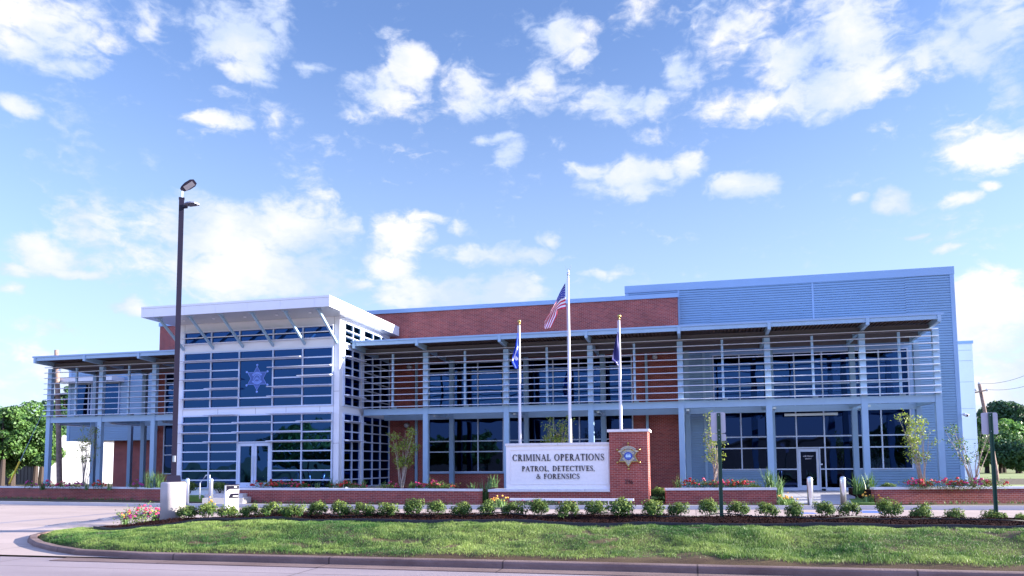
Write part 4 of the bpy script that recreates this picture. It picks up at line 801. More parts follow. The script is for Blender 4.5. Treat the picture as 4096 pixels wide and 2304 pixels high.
# serif capitals drawn as thick and thin strokes, units of cap height
def serif_glyph(ch):
    T, H = .18, .08; P_ = []
    def box(x0, y0, x1, y1): P_.append([(x0, y0), (x1, y0), (x1, y1), (x0, y1)])
    def stem(x, t=T, y0=0, y1=1, s=.085, top=True, bot=True):
        box(x, y0, x+t, y1)
        if top: box(x-s, y1-.045, x+t+s, y1)
        if bot: box(x-s, y0, x+t+s, y0+.045)
    def bar(x0, x1, y, t=H): box(x0, y-t/2, x1, y+t/2)
    def diag(x0, y0, x1, y1, t): P_.append([(x0-t/2, y0), (x0+t/2, y0), (x1+t/2, y1), (x1-t/2, y1)])
    def arc(cx_, cy_, rx, ry, a0, a1, n=14, tk=T, tn=H):
        for k in range(n):
            A, B_ = R(a0+(a1-a0)*k/n), R(a0+(a1-a0)*(k+1)/n); q_ = []
            for a in (A, B_): t_ = tn+(tk-tn)*abs(math.cos(a))**1.5; q_.append(((cx_+rx*math.cos(a), cy_+ry*math.sin(a)), (cx_+(rx-t_)*math.cos(a), cy_+(ry-t_*.8)*math.sin(a))))
            P_.append([q_[0][0], q_[1][0], q_[1][1], q_[0][1]])
    w_ = .7
    if ch == 'C': arc(.42, .5, .42, .52, 42, 318, 20); box(.70, .68, .745, .93); w_ = .78
    elif ch == 'O': arc(.44, .5, .44, .52, 0, 360, 26); w_ = .88
    elif ch == 'D': stem(.085); arc(.36, .5, .46, .5, -90, 90, 16); bar(.1, .37, .975); bar(.1, .37, .025); w_ = .84
    elif ch == 'I': stem(.085); w_ = .315
    elif ch == 'L': stem(.085); bar(.1, .6, .025); box(.55, 0, .6, .24); w_ = .62
    elif ch == 'E': stem(.085); bar(.1, .58, .975); bar(.1, .60, .025); bar(.2, .47, .52); box(.54, .78, .58, 1); box(.56, 0, .60, .24); box(.44, .42, .475, .62); w_ = .64
    elif ch == 'F': stem(.085); bar(.1, .57, .975); bar(.2, .46, .5); box(.53, .77, .57, 1); box(.43, .4, .465, .6); w_ = .6
    elif ch == 'T': stem(.28, top=False); bar(.0, .70, .972); box(0, .76, .045, 1); box(.655, .76, .70, 1); w_ = .70
    elif ch == 'P': stem(.085); arc(.33, .735, .27, .265, -90, 90, 12); bar(.2, .34, .975); bar(.2, .34, .49); w_ = .62
    elif ch == 'R': stem(.085); arc(.33, .745, .27, .255, -90, 90, 12); bar(.2, .34, .975); bar(.2, .36, .51); diag(.66, 0, .37, .5, .17); bar(.56, .80, .022); w_ = .77
    elif ch == 'N': stem(.10, .05, bot=True); diag(.72, 0, .15, 1, .17); stem(.70, .05, bot=False); w_ = .86
    elif ch == 'M': stem(.085, .05); diag(.48, .05, .15, 1, .15); diag(.48, .05, .84, 1, .05); stem(.82, .145); w_ = 1.06
    elif ch == 'A': diag(.07, 0, .37, 1, .05); diag(.68, 0, .37, 1, .16); bar(.19, .56, .35); bar(-.02, .18, .022); bar(.55, .82, .022); w_ = .78
    elif ch == 'V': diag(.38, 0, .10, 1, .16); diag(.40, 0, .68, 1, .05); bar(-.02, .24, .978); bar(.56, .80, .978); w_ = .78
    elif ch == 'S': arc(.28, .74, .26, .28, 35, 250, 12, .10, .06); arc(.27, .26, .28, .28, -145, 75, 12, .10, .06); diag(.36, .33, .20, .66, .15); box(.45, .72, .485, .96); box(.0, .04, .035, .28); w_ = .56
    elif ch == ',': P_.append([(.0, .08), (.07, .13), (.13, .06), (.03, -.17)]); w_ = .2
    elif ch == '&': arc(.36, .77, .19, .24, 0, 360, 12, .08, .05); arc(.30, .25, .30, .27, 60, 335, 14, .13, .06); diag(.80, 0, .28, .66, .15); diag(.60, .25, .72, .5, .05); bar(.6, .82, .5, .04); w_ = .86
    elif ch == '1': stem(.14, .14, top=False); diag(.02, .82, .18, 1, .07); w_ = .44
    elif ch == '9': arc(.27, .70, .27, .31, 0, 360, 16, .13, .06); arc(.14, .62, .40, .62, -85, 15, 10, .13, .06); w_ = .58
    elif ch == '6': arc(.29, .30, .27, .31, 0, 360, 16, .13, .06); arc(.42, .38, .40, .62, 95, 195, 10, .13, .06); w_ = .60
    else: w_ = .36
    return P_, w_
def serif_line(s, x0, x1, zb, h, Y, d, mb):
    tot = sum(serif_glyph(c)[1] for c in s)+.13*(len(s)-1); k = (x1-x0)/tot; x = x0
    for ch in s:
        P_, w_ = serif_glyph(ch)
        for q_ in P_: flat([(x+u*k, zb+v*h) for u, v in q_], Y, d, mb)
        x += (w_+.13)*k
for t_, a, b, y0, y1 in (('CRIMINAL OPERATIONS', 2050.7, 2417, 1842.5, 1816.5), ('PATROL, DETECTIVES,', 2088, 2380, 1884, 1863.5), ('& FORENSICS', 2146, 2319, 1915, 1895)):
    mb = MB(); zb = Z_((a+b)/2, y0, YQ); serif_line(t_, X_(a, YQ, y0), X_(b, YQ, y0), zb, Z_((a+b)/2, y1, YQ)-zb, YQ-.012, .02, mb); mb.build('lettering', black, S)
mb = MB(); zb = Z_(2517, 1936, YS); serif_line('196', X_(2501, YS, 1926), X_(2532, YS, 1926), zb, Z_(2517, 1918, YS)-zb, YS-.01, .02, mb); mb.build('house_number', black, S)
# sheriff badge on the pier
bc = at(2513.5, 1824, Y=YS-.06); bx_, bz_ = float(bc[0]), float(bc[2]); Rb = .43; YG2 = YS-.10
mb = flat(star_poly(bx_, bz_, Rb, Rb*.60), YS-.02, .09, MB()); bad = mb.build('sheriff_badge', gold, S); bad['label'] = 'brass six-pointed star badge with ball tips and blue seal'
flat(star_poly(bx_, bz_, Rb*.90, Rb*.53), YS-.112, .006, MB()).build('star_face', greym, bad)
mb = MB()
for k in range(6): a = math.pi/2+k*math.pi/3; mb.ball((bx_+(Rb+.055)*math.cos(a), YS-.07, bz_+(Rb+.055)*math.sin(a)), .044)
mb.build('ball_tips', gold, bad, True)
mb = MB(); ring_poly(mb, bx_, bz_-.05, .34, .43, R(47), R(133), YS-.125, .01); ring_poly(mb, bx_, bz_-.02, .17, .255, R(28), R(152), YS-.125, .01); ring_poly(mb, bx_, bz_+.03, .17, .255, R(208), R(332), YS-.125, .01)
for s_ in (-1, 1): flat([(bx_+s_*.29, bz_+.22), (bx_+s_*.40, bz_+.16), (bx_+s_*.33, bz_+.14), (bx_+s_*.22, bz_+.19)], YS-.125, .008, mb)
flat([(bx_-.085, bz_-.235), (bx_+.085, bz_-.235), (bx_, bz_-.37)], YS-.125, .006, mb); mb.build('banner', tan, bad)
mb = MB(); flat([(bx_+.155*math.cos(t_), bz_+.155*math.sin(t_)) for t_ in [2*math.pi*j/28 for j in range(28)]], YS-.137, .01, mb); mb.build('blue_seal', sealb, bad)
mb = MB(); q0 = YS-.149
flat([(bx_-.10, bz_-.03), (bx_-.07, bz_+.06), (bx_-.045, bz_+.07), (bx_-.01, bz_-.01), (bx_-.03, bz_-.06)], q0, .006, mb); flat([(bx_+.10, bz_-.03), (bx_+.07, bz_+.06), (bx_+.045, bz_+.07), (bx_+.01, bz_-.01), (bx_+.03, bz_-.06)], q0, .006, mb)
flat([(bx_-.025, bz_-.05), (bx_+.025, bz_-.05), (bx_+.015, bz_+.03), (bx_+.008, bz_+.085), (bx_-.03, bz_+.075), (bx_-.012, bz_+.06), (bx_-.012, bz_+.02)], q0-.007, .004, mb); ring_poly(mb, bx_, bz_, .10, .105, 0, 2*math.pi, q0+.003, .004, 28); mb.build('pelican_emblem', pale, bad)
mb = MB(); arc_text(mb, 'JULIAN C. WHITTINGTON', .055, bx_, bz_-.05, .385, math.pi/2, R(4.0), YS-.137); arc_text(mb, 'BOSSIER', .07, bx_, bz_-.02, .213, math.pi/2, R(16), YS-.137); arc_text(mb, 'SHERIFF', .07, bx_, bz_+.03, .213, -math.pi/2, R(16), YS-.137, -1)
vs, fs = text_mb('LA', .07, lambda u, v, d: (bx_+u, YS-.133-d, bz_-.30+v), .004); mb.add(vs, fs); mb.build('badge_lettering', mat('badge_letter_blue', (.05, .07, .12), .4), bad)
# ------------------------------------------------------------------ flagpoles and flags
def flagpole(px, ytop, ybase, Y, r0, label, eagle=False):
    a = at(px[1], ybase, Y=Y); x = float(a[0]); zt_ = Z_(px[0], ytop, Y); root = thing('flagpole', (x, Y, .0), label, 'flagpole', 'three white flagpoles behind the sign')
    MB().tube([(x, Y, 0), (x, Y, 2.5), (x, Y, zt_)], [r0, r0*.95, r0*.62], 14).build('pole', poleW, root, True)
    mb = MB(); mb.tube([(x, Y, zt_), (x, Y, zt_+.12)], [.045, .03], 10); mb.ball((x, Y, zt_+.17), .075 if not eagle else .07); mb.build('finial_ball', gold if not eagle else alu, root, True)
    if eagle:
        mb = MB(); b = zt_+.24; mb.tube([(x, Y, b), (x, Y, b+.10), (x+.02, Y, b+.19)], [.05, .045, .02], 8)
        for s_ in (-1, 1): mb.add([(x, Y-.01, b+.05), (x+s_*.06, Y-.01, b+.15), (x+s_*.15, Y-.01, b+.34), (x+s_*.10, Y-.01, b+.14), (x, Y+.015, b+.05), (x+s_*.06, Y+.015, b+.15), (x+s_*.15, Y+.015, b+.34), (x+s_*.10, Y+.015, b+.14)], [(0,1,2,3),(7,6,5,4),(0,4,5,1),(1,5,6,2),(2,6,7,3),(3,7,4,0)])
        mb.build('eagle_finial', alu, root)
    mb = MB(); mb.tube([(x-.07, Y-.02, 2.3), (x-.075, Y-.02, zt_-.02)], .008, 5); mb.build('halyard', fwhite, root)
    return x
FP = 32.2
fxL = flagpole((2078, 2081), 1300, 1700, FP, .058, 'white flagpole on the left with a brass ball, carrying the blue flag'); fxM = flagpole((2273, 2281), 1112, 1700, FP, .068, 'tallest white flagpole in the middle with an eagle on top', True); fxR = flagpole((2475, 2485), 1280, 1700, FP, .058, 'white flagpole on the right above the brick pier, carrying the dark flag')
def cloth(name, edge, nu, nv, mats_, mi, label, Y, amp=.06, fr=3.2, group=None):
    """edge(u, v) -> pixel; u away from the pole, v downwards"""
    vs = []; fs = []; 
    for i in range(nu+1):
        for j in range(nv+1):
            u, v = i/nu, j/nv; x, y = edge(u, v); yy = Y+amp*math.sin(u*fr*2+v*fr*1.3)*(.15+u)+amp*.5*math.sin(v*9+u*5); p = at(x, y, Y=yy); vs.append(tuple(p))
    for i in range(nu):
        for j in range(nv): a = i*(nv+1)+j; fs.append((a, a+1, a+nv+2, a+nv+1))
    me = bpy.data.meshes.new(name); me.from_pydata(vs, [], fs)
    for x in mats_: me.materials.append(x)
    for k, p in enumerate(me.polygons): p.material_index = mi(k//nv, k % nv); p.use_smooth = True
    o = link(name, me); s_ = o.modifiers.new('s', 'SOLIDIFY'); s_.thickness = .004; tag(o, label, 'flag', group); return o
def lerp(a, b, t_): return (a[0]+(b[0]-a[0])*t_, a[1]+(b[1]-a[1])*t_)
def poly_at(pts, t_):
    t_ = t_*(len(pts)-1); i = min(int(t_), len(pts)-2); return lerp(pts[i], pts[i+1], t_-i)
topE = [(2261, 1131), (2243, 1162), (2221, 1210), (2200, 1250), (2178, 1282)]; botE = [(2263, 1234), (2245, 1236), (2229, 1240), (2228, 1262), (2205, 1311)]; midE = [(2262, 1185), (2240, 1196), (2214, 1228), (2198, 1262), (2177, 1316)]
def us_edge(u, v):
    a, m_, b = poly_at(topE, u), poly_at(midE, u), poly_at(botE, u); return lerp(a, m_, v*2) if v < .5 else lerp(m_, b, v*2-1)
def us_mi(i, j):
    if i < 16 and j < 21: return 3 if (i % 3 == 1 and j % 4 == (1 if (i//3) % 2 else 3)) else 2
    return 0 if (j//3) % 2 == 0 else 1
cloth('us_flag', us_edge, 40, 39, [fred, fwhite, fcan, fwhite], us_mi, 'red and white striped flag with starred blue canton hanging from the tallest flagpole', FP-.05, .10, 3.4)
def b_edge(u, v):
    R_ = lerp((2072.5, 1332), (2073, 1474), v); Lf = poly_at([(2070, 1332), (2062, 1378), (2050, 1425), (2047, 1452), (2058, 1474)], v); return lerp(R_, Lf, u)
def b_mi(i, j):
    u, v = i/18, j/40; c1 = abs((u-.1)-(v-.36)*2.6) < .16 and .36 < v < .66; c2 = abs((u-.12)-(.72-v)*3.2) < .22 and .55 < v < .73 and u < .62; return 1 if c1 or c2 else 0
cloth('state_flag', b_edge, 18, 40, [flagblue, fwhite], b_mi, 'deep blue flag with a white emblem hanging limp on the left flagpole', FP-.05, .06, 4)
def d_edge(u, v):
    R_ = lerp((2473, 1328), (2477, 1462), v); Lf = poly_at([(2470, 1328), (2460, 1370), (2447, 1440), (2470, 1462)], v); return lerp(R_, Lf, u)
cloth('dark_flag', d_edge, 14, 30, [navy, fwhite], lambda i, j: 1 if (j > 24 and i in (2, 4, 5, 8) and j % 3) else 0, 'navy flag hanging limp on the right flagpole above the brick pier', FP-.05, .06, 4)
# ------------------------------------------------------------------ street lamp on its concrete base
pb = at(691, 2040, D=19.7); px_, py_ = float(pb[0]), float(pb[1]); zb0 = float(hI(px_, py_)); Dp = 19.7
zct = float((CAM+ray(691, 1928)*Dp)[2]); ztop = float((CAM+ray(711, 760)*Dp)[2])
LP = thing('street_lamp', (px_, py_, zb0), 'tall dark square lamp post with two lamp heads on a round concrete base', 'street lamp')
MB().lathe((px_, py_, 0), [(.305, zb0-.2), (.305, zct-.05), (.295, zct-.015), (.27, zct), (.0, zct)]).build('concrete_base', conc, LP, True)
rot = R(38)
def rotsq(w_, z0, z1, w2=None):
    w2 = w2 or w_; mb = MB(); vs = [(px_+math.cos(rot+math.pi/4+k*math.pi/2)*q_/math.sqrt(2), py_+math.sin(rot+math.pi/4+k*math.pi/2)*q_/math.sqrt(2), z) for q_, z in ((w_, z0), (w2, z1)) for k in range(4)]
    return mb.add(vs, [(3,2,1,0),(4,5,6,7)]+[(k, (k+1) % 4, (k+1) % 4+4, k+4) for k in range(4)])
rotsq(.36, zct+.002, zct+.17, .31).build('base_cover', darkp, LP); rotsq(.128, zct+.172, ztop).build('pole', darkp, LP); rotsq(.145, ztop, ztop+.03).build('pole_cap', darkp, LP)
mb = MB(); hx, hy = px_+.12, py_-.02; zh = ztop-.22      # lower head on a short arm, pointing right
mb.box(px_+.05, px_+.16, py_-.05, py_+.05, zh-.03, zh+.05)
sec = [(.14, .05, .10), (.28, .17, .15), (.45, .20, .15), (.56, .12, .08)]
def head(c, dirv, upv, name, hm_=darkp):
    dirv = Vector(dirv).normalized(); upv = Vector(upv).normalized(); sv = dirv.cross(upv).normalized(); upv = sv.cross(dirv); mb = MB(); vs = []; n = 10
    for (l_, w_, h_) in ((0, .05, .05), (.06, .10, .07), (.2, .15, .075), (.36, .15, .06), (.44, .09, .03)):
        for k in range(n): a = 2*math.pi*k/n; vs.append(Vector(c)+dirv*l_+sv*(w_*math.cos(a))+upv*(h_*max(math.sin(a), -.12)))
    mb.add(vs, [(i*n+k, i*n+(k+1) % n, (i+1)*n+(k+1) % n, (i+1)*n+k) for i in range(4) for k in range(n)]+[tuple(range(n)), tuple(4*n+k for k in range(n))]); o = mb.build(name, hm_, LP, False)
    l_ = MB(); q_ = [Vector(c)+dirv*a+sv*b-upv*.012 for a, b in ((.10, -.09), (.38, -.09), (.38, .09), (.10, .09))]; l_.add([tuple(v) for v in q_]+[tuple(v-upv*.008) for v in q_], [(0,1,2,3),(7,6,5,4),(0,4,5,1),(1,5,6,2),(2,6,7,3),(3,7,4,0)]); l_.build('lens', lensd, o); return o
mb.build('lamp_arm', darkp, LP); head((px_+.14, py_-.03, zh+.02), (1, -.25, -.05), (0, 0, 1), 'lamp_head', mat('lamp_grey', (.22, .24, .32), .35, .3))
MB().tube([(px_, py_, ztop+.03), (px_, py_, ztop+.21)], [.035, .045], 10).build('tenon', alu, LP); head((px_-.02, py_, ztop+.24), (.70, .25, .55), (-.62, .1, .72), 'lamp_head')
c = at(697, 1835, D=Dp-.12); MB().box(px_+.05, px_+.11, py_-.13, py_-.08, c[2]-.08, c[2]+.08).build('access_cover', alu, LP)
# ------------------------------------------------------------------ bollards, drop box, rails, steps
def bollard(p, r, h, label, z0=None):
    root = thing('bollard', (p[0], p[1], p[2]), label, 'bollard', 'steel bollards by the paths'); z = p[2]
    MB().lathe((p[0], p[1], 0), [(r, z), (r, z+h-r), (r*.92, z+h-r*.6), (r*.7, z+h-r*.25), (r*.35, z+h-.03*r), (.001, z+h)], 20).build('post', alu, root, True); MB().lathe((p[0], p[1], 0), [(r*1.3, z-.02), (r*1.3, z+.015), (r*1.01, z+.02)], 20).build('base_ring', conc, root)
for px, y0, y1, lb in ((3243, 2031, 1905.5, 'brushed steel bollard in front of the right glass door, left of the pair'), (3375, 2029, 1904.5, 'brushed steel bollard right of the right glass door, beside the grass wedge')):
    a = at(px, y0, Z=.0); h_ = float(at(px, y1, Y=a[1])[2]); bollard((float(a[0]), float(a[1]), 0.), .10, h_, lb)
for px, lb in ((751, 'steel bollard close to the right of the concrete lamp base'), (845, 'steel bollard between the stair handrail and the white drop box')):
    a = at(px, 1912, D=31.5); bollard((float(a[0]), float(a[1]), -.05), .083, float(a[2])+.05, lb)
a = at(925, 2050, Z=ZLOT); bx0, by0 = float(a[0]), float(a[1]); hb_ = float(at(925, 1940, Y=by0)[2]); th = R(40)
BX = thing('drop_box', (bx0, by0, ZLOT), 'white metal drop box with a dark curved panel, standing between shrubs and brick planter', 'drop box')
def rp(u, v): return (bx0+u*math.cos(th)-v*math.sin(th), by0+u*math.sin(th)+v*math.cos(th))
def rbox(mb, u0, u1, v0, v1, z0, z1):
    c_ = [(*rp(u, v), z) for z in (z0, z1) for u, v in ((u0, v0), (u1, v0), (u1, v1), (u0, v1))]; return mb.add(c_, [(0,3,2,1),(4,5,6,7),(0,1,5,4),(1,2,6,5),(2,3,7,6),(3,0,4,7)])
bw, bd_ = .225, .20
rbox(MB(), -bw, bw, -bd_, bd_, ZLOT, hb_-.01).build('cabinet', shedw, BX); rbox(MB(), -bw-.0, bw+.012, -bd_-.012, bd_, hb_-.008, hb_+.02).build('lid', darkp, BX)
def fpan(poly, d0, d1, name, m):
    mb = MB(); n = len(poly); vs = [(*rp(u, -bd_-d_), z) for d_ in (d0, d1) for u, z in poly]; mb.add(vs, [tuple(range(n)), tuple(range(2*n-1, n-1, -1))]+[(i, i+n, (i+1) % n+n, (i+1) % n) for i in range(n)]); return mb.build(name, m, BX)
arcq = [(-.10+.12*math.cos(a)*-1, hb_-.47+.0+.16*math.sin(a)) for a in [math.pi/2*k/6 for k in range(7)]]
fpan([(-bw+.02, hb_-.02), (bw-.005, hb_-.02), (bw-.005, hb_-.14), (-.06, hb_-.14), (-.15, hb_-.17), (-bw+.02, hb_-.25)], .002, .008, 'top_panel', darkp)
fpan([(-.13, hb_-.46)]+[(-.13+.0+.02*k, hb_-.46+.17*math.sin(k/5*math.pi/2)) for k in range(1, 6)]+[(bw-.005, hb_-.29), (bw-.005, hb_-.46)], .002, .008, 'curved_panel', darkp)
mb = MB(); n = 0
for (u0, u1, z0, z1) in ((.06, .15, hb_-.09, hb_-.05),)+tuple((.02+.027*k, .04+.027*k, hb_-.405, hb_-.375) for k in range(7)):
    vs = [(*rp(u, -bd_-d_), z) for d_ in (.009, .011) for u, z in ((u0, z0), (u1, z0), (u1, z1), (u0, z1))]; mb.add(vs, [(0,1,2,3),(7,6,5,4),(0,4,5,1),(1,5,6,2),(2,6,7,3),(3,7,4,0)])
mb.build('panel_lettering', shedw, BX)
pts = [at(x, y, D=32.8) for x, y in ((799, 1996), (800, 1932), (825, 1901), (839, 1899.5), (839, 1975))]
hr = thing('handrail', (float(pts[0][0]), float(pts[0][1]), 0), 'bent steel handrail beside the steps, between the two left bollards', 'handrail'); MB().tube([tuple(p) for p in pts], .028, 8).build('rail', alu, hr)
s0 = at(809, 2006, D=32.2); mb = MB()
for k, (px0_, py0_, px1_, dd) in enumerate(((809, 1993, 930, 32.2), (820, 1977.5, 930, 32.9), (862, 1958, 960, 35.0))):
    p, q_ = at(px0_, py0_, D=dd), at(px1_, py0_, D=dd+.2); mb.obox((p[0], p[1]), (q_[0]+.5, q_[1]), 1.2 if k < 2 else 3, -.1, float(p[2]))
struct('steps', mb.build('steps', curbl))
# turf strip and mulch left of the steps
def patch(name, pix, z, m, thick=.14, lift=0):
    P_ = [at(x, y, Z=z) for x, y in pix]; mb = MB(); n = len(P_); mb.add([(p[0], p[1], z-thick) for p in P_]+[(p[0], p[1], z+lift) for p in P_], [tuple(range(n))[::-1], tuple(range(n, 2*n))]+[(i, (i+1) % n, (i+1) % n+n, i+n) for i in range(n)]); o = mb.build(name, m); return struct(name, o)
patch('turf_strip', ((730, 1987), (815, 1990), (812, 1966), (735, 1966)), .22, turfm, .3); patch('turf_strip', ((3112, 2009), (3182, 2009), (3172, 1985), (3118, 1982)), .10, turfm, .2); patch('turf_strip', ((3415, 2010), (3500, 2012), (3500, 1985), (3390, 1989)), .10, turfm, .2)
patch('turf_strip', ((2607, 1995), (2664, 1995), (2664, 1985), (2607, 1985)), .12, turfm, .2); patch('turf_strip', ((1927, 1995), (1952, 1995), (1952, 1985), (1927, 1985)), .12, turfm, .2)
pa, pb_ = at(3182, 2009, Z=.03), at(3400, 2013, Z=.03)
mb = MB(); y_e = YM-.1; x_a, x_b = RXw[2], RXw[5]; ya, yb = float(pa[1])-1.0, float(pb_[1])-.9
mb.add([(pa[0], ya, .03), (pb_[0], yb, .03), (x_b, y_e, zfl-.01), (x_a, y_e, zfl-.01), (pa[0], ya, -.2), (pb_[0], yb, -.2), (x_b, y_e, -.2), (x_a, y_e, -.2)], [(0,1,2,3),(4,7,6,5),(0,4,5,1),(1,5,6,2),(2,6,7,3),(3,7,4,0)]); struct('entry_path', mb.build('entry_path', pathm))
mb = MB(); sw = at(3182, 2035, Z=ZLOT); mb.box(pa[0]-.1, pb_[0]+.3, float(pa[1])-1.9, float(pa[1])-.9, -.1, .012); struct('path_ramp', mb.build('path_ramp', pathm))
# blue stall markings on the lot
for (x, y, w_) in ((3226, 2053, .32), (3465, 2045, .5), (3490, 2050, .35)):
    a = at(x, y, Z=ZLOT+.004); mb = MB(); mb.add([(a[0]-w_, a[1]-.12, ZLOT+.004), (a[0]+w_, a[1]-.12, ZLOT+.004), (a[0]+w_*.7, a[1]+.35, ZLOT+.004), (a[0]-w_*.6, a[1]+.35, ZLOT+.004)], [(0,1,2,3)]); o = struct('stall_marking', mb.build('stall_marking', bluep))
# ------------------------------------------------------------------ signs seen from behind
def sign(px, ytop, ybase, D_, plates, label, dx=0):
    t_ = at(px, ytop, D=D_); x, y = float(t_[0]), float(t_[1]); zt_ = float(t_[2]); zb_ = float(hI(x, y)); root = thing('sign_post', (x, y, zb_), label, 'sign post')
    mb = MB(); mb.box(x-.040, x-.022, y-.03, y+.0, zb_-.2, zt_); mb.box(x+.022, x+.040, y-.03, y+.0, zb_-.2, zt_); mb.box(x-.022, x+.022, y-.005, y+.012, zb_-.2, zt_); mb.build('post', greenp, root)
    mb = MB(); z = zt_-.04
    while z > zb_+.1: mb.tube([(x, y-.0065, z), (x, y-.0052, z)], .0065, 8); z -= .055
    mb.build('post_holes', black, root)
    for (w_, h_, zo, xo) in plates:
        mb = MB(); r_ = .035; zc_ = zt_-zo-h_/2; xc = x+xo; poly = []
        for cx_, cz_, a0 in ((w_/2-r_, h_/2-r_, 0), (-w_/2+r_, h_/2-r_, 90), (-w_/2+r_, -h_/2+r_, 180), (w_/2-r_, -h_/2+r_, 270)): poly += [(xc+cx_+r_*math.cos(R(a0+18*k)), zc_+cz_+r_*math.sin(R(a0+18*k))) for k in range(6)]
        o = flat(poly, y+.020, .005, mb).build('sign_plate', plate, root); mb = MB()
        for s_ in (.8, -.8): mb.ball((x, y-.012, zc_+s_*h_/2*(.9 if h_ > .2 else .6)), .012)
        mb.build('bolt', alu, root)
sign(2874, 1652, 2058, 16.6, ((.305, .455, -.015, -.012), (.305, .152, .455, -.006)), 'dark green sign post with a large and a small blank grey plate')
sign(3960, 1652, 2050, 17.2, ((.335, .49, -.01, -.015),), 'dark green sign post with one blank grey plate at the far right')
# ------------------------------------------------------------------ ground light bars under the sign
xs = [float(at(x, 1997, Z=.30)[0]) for x in (2035, 2158, 2283, 2410, 2538)]; yb_ = float(at(2285, 1997, Z=.30)[1]); 
base_lb = ['leftmost of four low aluminium light bars below the sign', 'second low aluminium light bar from the left below the sign', 'third low aluminium light bar from the left below the sign', 'rightmost low aluminium light bar, in front of the brick sign pier']
for k in range(4):
    a, b = xs[k], xs[k+1]; root = thing('light_bar', ((a+b)/2, yb_, 0), base_lb[k], 'light bar', 'low light bars in front of the sign'); MB().box(a+.01, b-.01, yb_-.07, yb_+.07, .25, .335).build('lamp_housing', poleW, root)
    for f_ in (.2, .75): x = a+(b-a)*f_; MB().tube([(x, yb_, -.02), (x, yb_, .25)], .022, 8).build('leg', alu, root)
# ------------------------------------------------------------------ flowers and blades in the planters
PY = lambda px: float(at(px, 1950, Z=ZC+.09)[1])+.62
fl = [(250, pinkm, 8, 'pink roses'), (300, mag, 6, 'magenta roses'), (195, pinkm, 6, 'pink roses'), (120, mag, 5, 'small magenta roses'), (395, redm, 8, 'crimson roses'), (545, mag, 9, 'magenta roses')]
nm = ['beside the leftmost canopy column', 'below the leaning utility pole', 'left of the leftmost canopy column', 'at the far left planter', 'between the two left canopy columns', 'left of the lamp post']
for (px, m, n, lb), w_ in zip(fl, nm): rose(px, 1945, PY(px), .8, .46, m, n*2, 'clump of '+lb+' in the far left planter, '+w_, r=.062, z=ZC-.04)
fl2 = [(1035, redm, 7, 'below the glass double door'), (1075, redm, 6, 'just right of the glass double door'), (1115, redm, 9, 'in front of the tower windows, brightest cluster'), (1170, pinkm, 7, 'under the middle of the right tower windows'), (1210, redm, 4, 'near the right part of the tower front'), (1338, redm, 4, 'at the tower corner'), (1380, redm, 8, 'just right of the tower corner'), (1430, pinkm, 4, 'in front of the tower side glass'), (1560, pinkm, 3, 'at the foot of the slender myrtle tree'), (1672, pinkm, 4, 'at the brick wall downspout'), (1712, redm, 4, 'beside the canopy column right of the myrtle'), (1740, pinkm, 6, 'under the left brick window'), (1790, redm, 3, 'near the right end of the middle planter')]
for px, m, n, w_ in fl2: rose(px, 1952, PY(px), .8, .46 if n > 4 else .34, m, n*2, 'red rose clump in the middle planter, '+w_ if m is redm else 'pink rose clump in the middle planter, '+w_, r=.062, z=ZC-.04)
fl3 = [(2755, redm, 12, 'red rose clump', 'by the column at its left end'), (2810, pinkm, 4, 'small pink rose clump', 'left of the sign post'), (2850, redm, 4, 'small red rose clump', 'directly behind the sign post'), (2890, pinkm, 9, 'pink rose clump', 'just right of the sign post'), (2920, redm, 4, 'coral rose clump', 'middle of the wall'), (2960, redm, 8, 'red rose clump', 'right of the middle'), (2995, pinkm, 3, 'small pink rose clump', 'toward the right end')]
for px, m, n, lb, w_ in fl3: rose(px, 1945, PY(px), .75, .46, m, int(n*1.8), lb+' in the short right planter, '+w_, r=.06, z=ZC-.04)
fl4 = [(3660, pinkm, 8, 'pink roses', 'left of the bright myrtle'), (3685, redm, 9, 'bright red rose clump', 'at the bright myrtle'), (3715, pinkm, 6, 'pink rose clump', 'just right of the bright myrtle'), (3790, pinkm, 8, 'mauve pink rose clump', 'by the last canopy column'), (3820, redm, 9, 'red rose clump', 'right of the last canopy column'), (3865, pinkm, 9, 'pink rose clump', 'at the blue building corner'), (3900, mag, 7, 'magenta rose clump', 'under the rightmost myrtle'), (3935, pinkm, 3, 'small pink rose clump', 'left of the last sign post'), (3985, redm, 5, 'red clump', 'right of the last sign post')]
for px, m, n, lb, w_ in fl4: rose(px, 1945, PY(px), .75, .48, m, int(n*1.8), lb+' in the far right planter, '+w_, r=.06, z=ZC-.04)
ir = [(170, .5, 'slim dark iris blades beside the leftmost canopy column'), (345, .45, 'iris blades behind the crimson roses in the far left planter'), (440, .45, 'iris blades between the second and third left columns'), (1270, .45, 'faint iris blades left of the tower corner'), (1325, .75, 'tall arching iris clump at the tower corner'), (1362, .6, 'bright iris clump just right of the tower corner'), (1405, .5, 'iris blades in front of the tower side glass'), (1455, .6, 'pale iris blades by the glass side door'), (1535, .45, 'short iris blades left of the slender myrtle tree'), (1640, .45, 'iris blades right of the slender myrtle tree'), (1748, .45, 'thin iris blades below the left brick window'), (1775, .42, 'thin iris blades right of the pink roses below the brick window'), (1890, .4, 'iris blades near the right end of the middle planter'), (2710, .7, 'dry straw coloured blades at the left end of the short planter'), (2930, .4, 'thin blades in the middle of the short right planter')]
for px, h_, lb in ir: clump(px, 1950, PY(px)-.1, .5, h_*1.0, 26, lb, z=ZC-.05, group='iris clumps in the planters', yel=.5 if px not in (1325, 170, 2710) else (.15 if px != 2710 else 1.2))
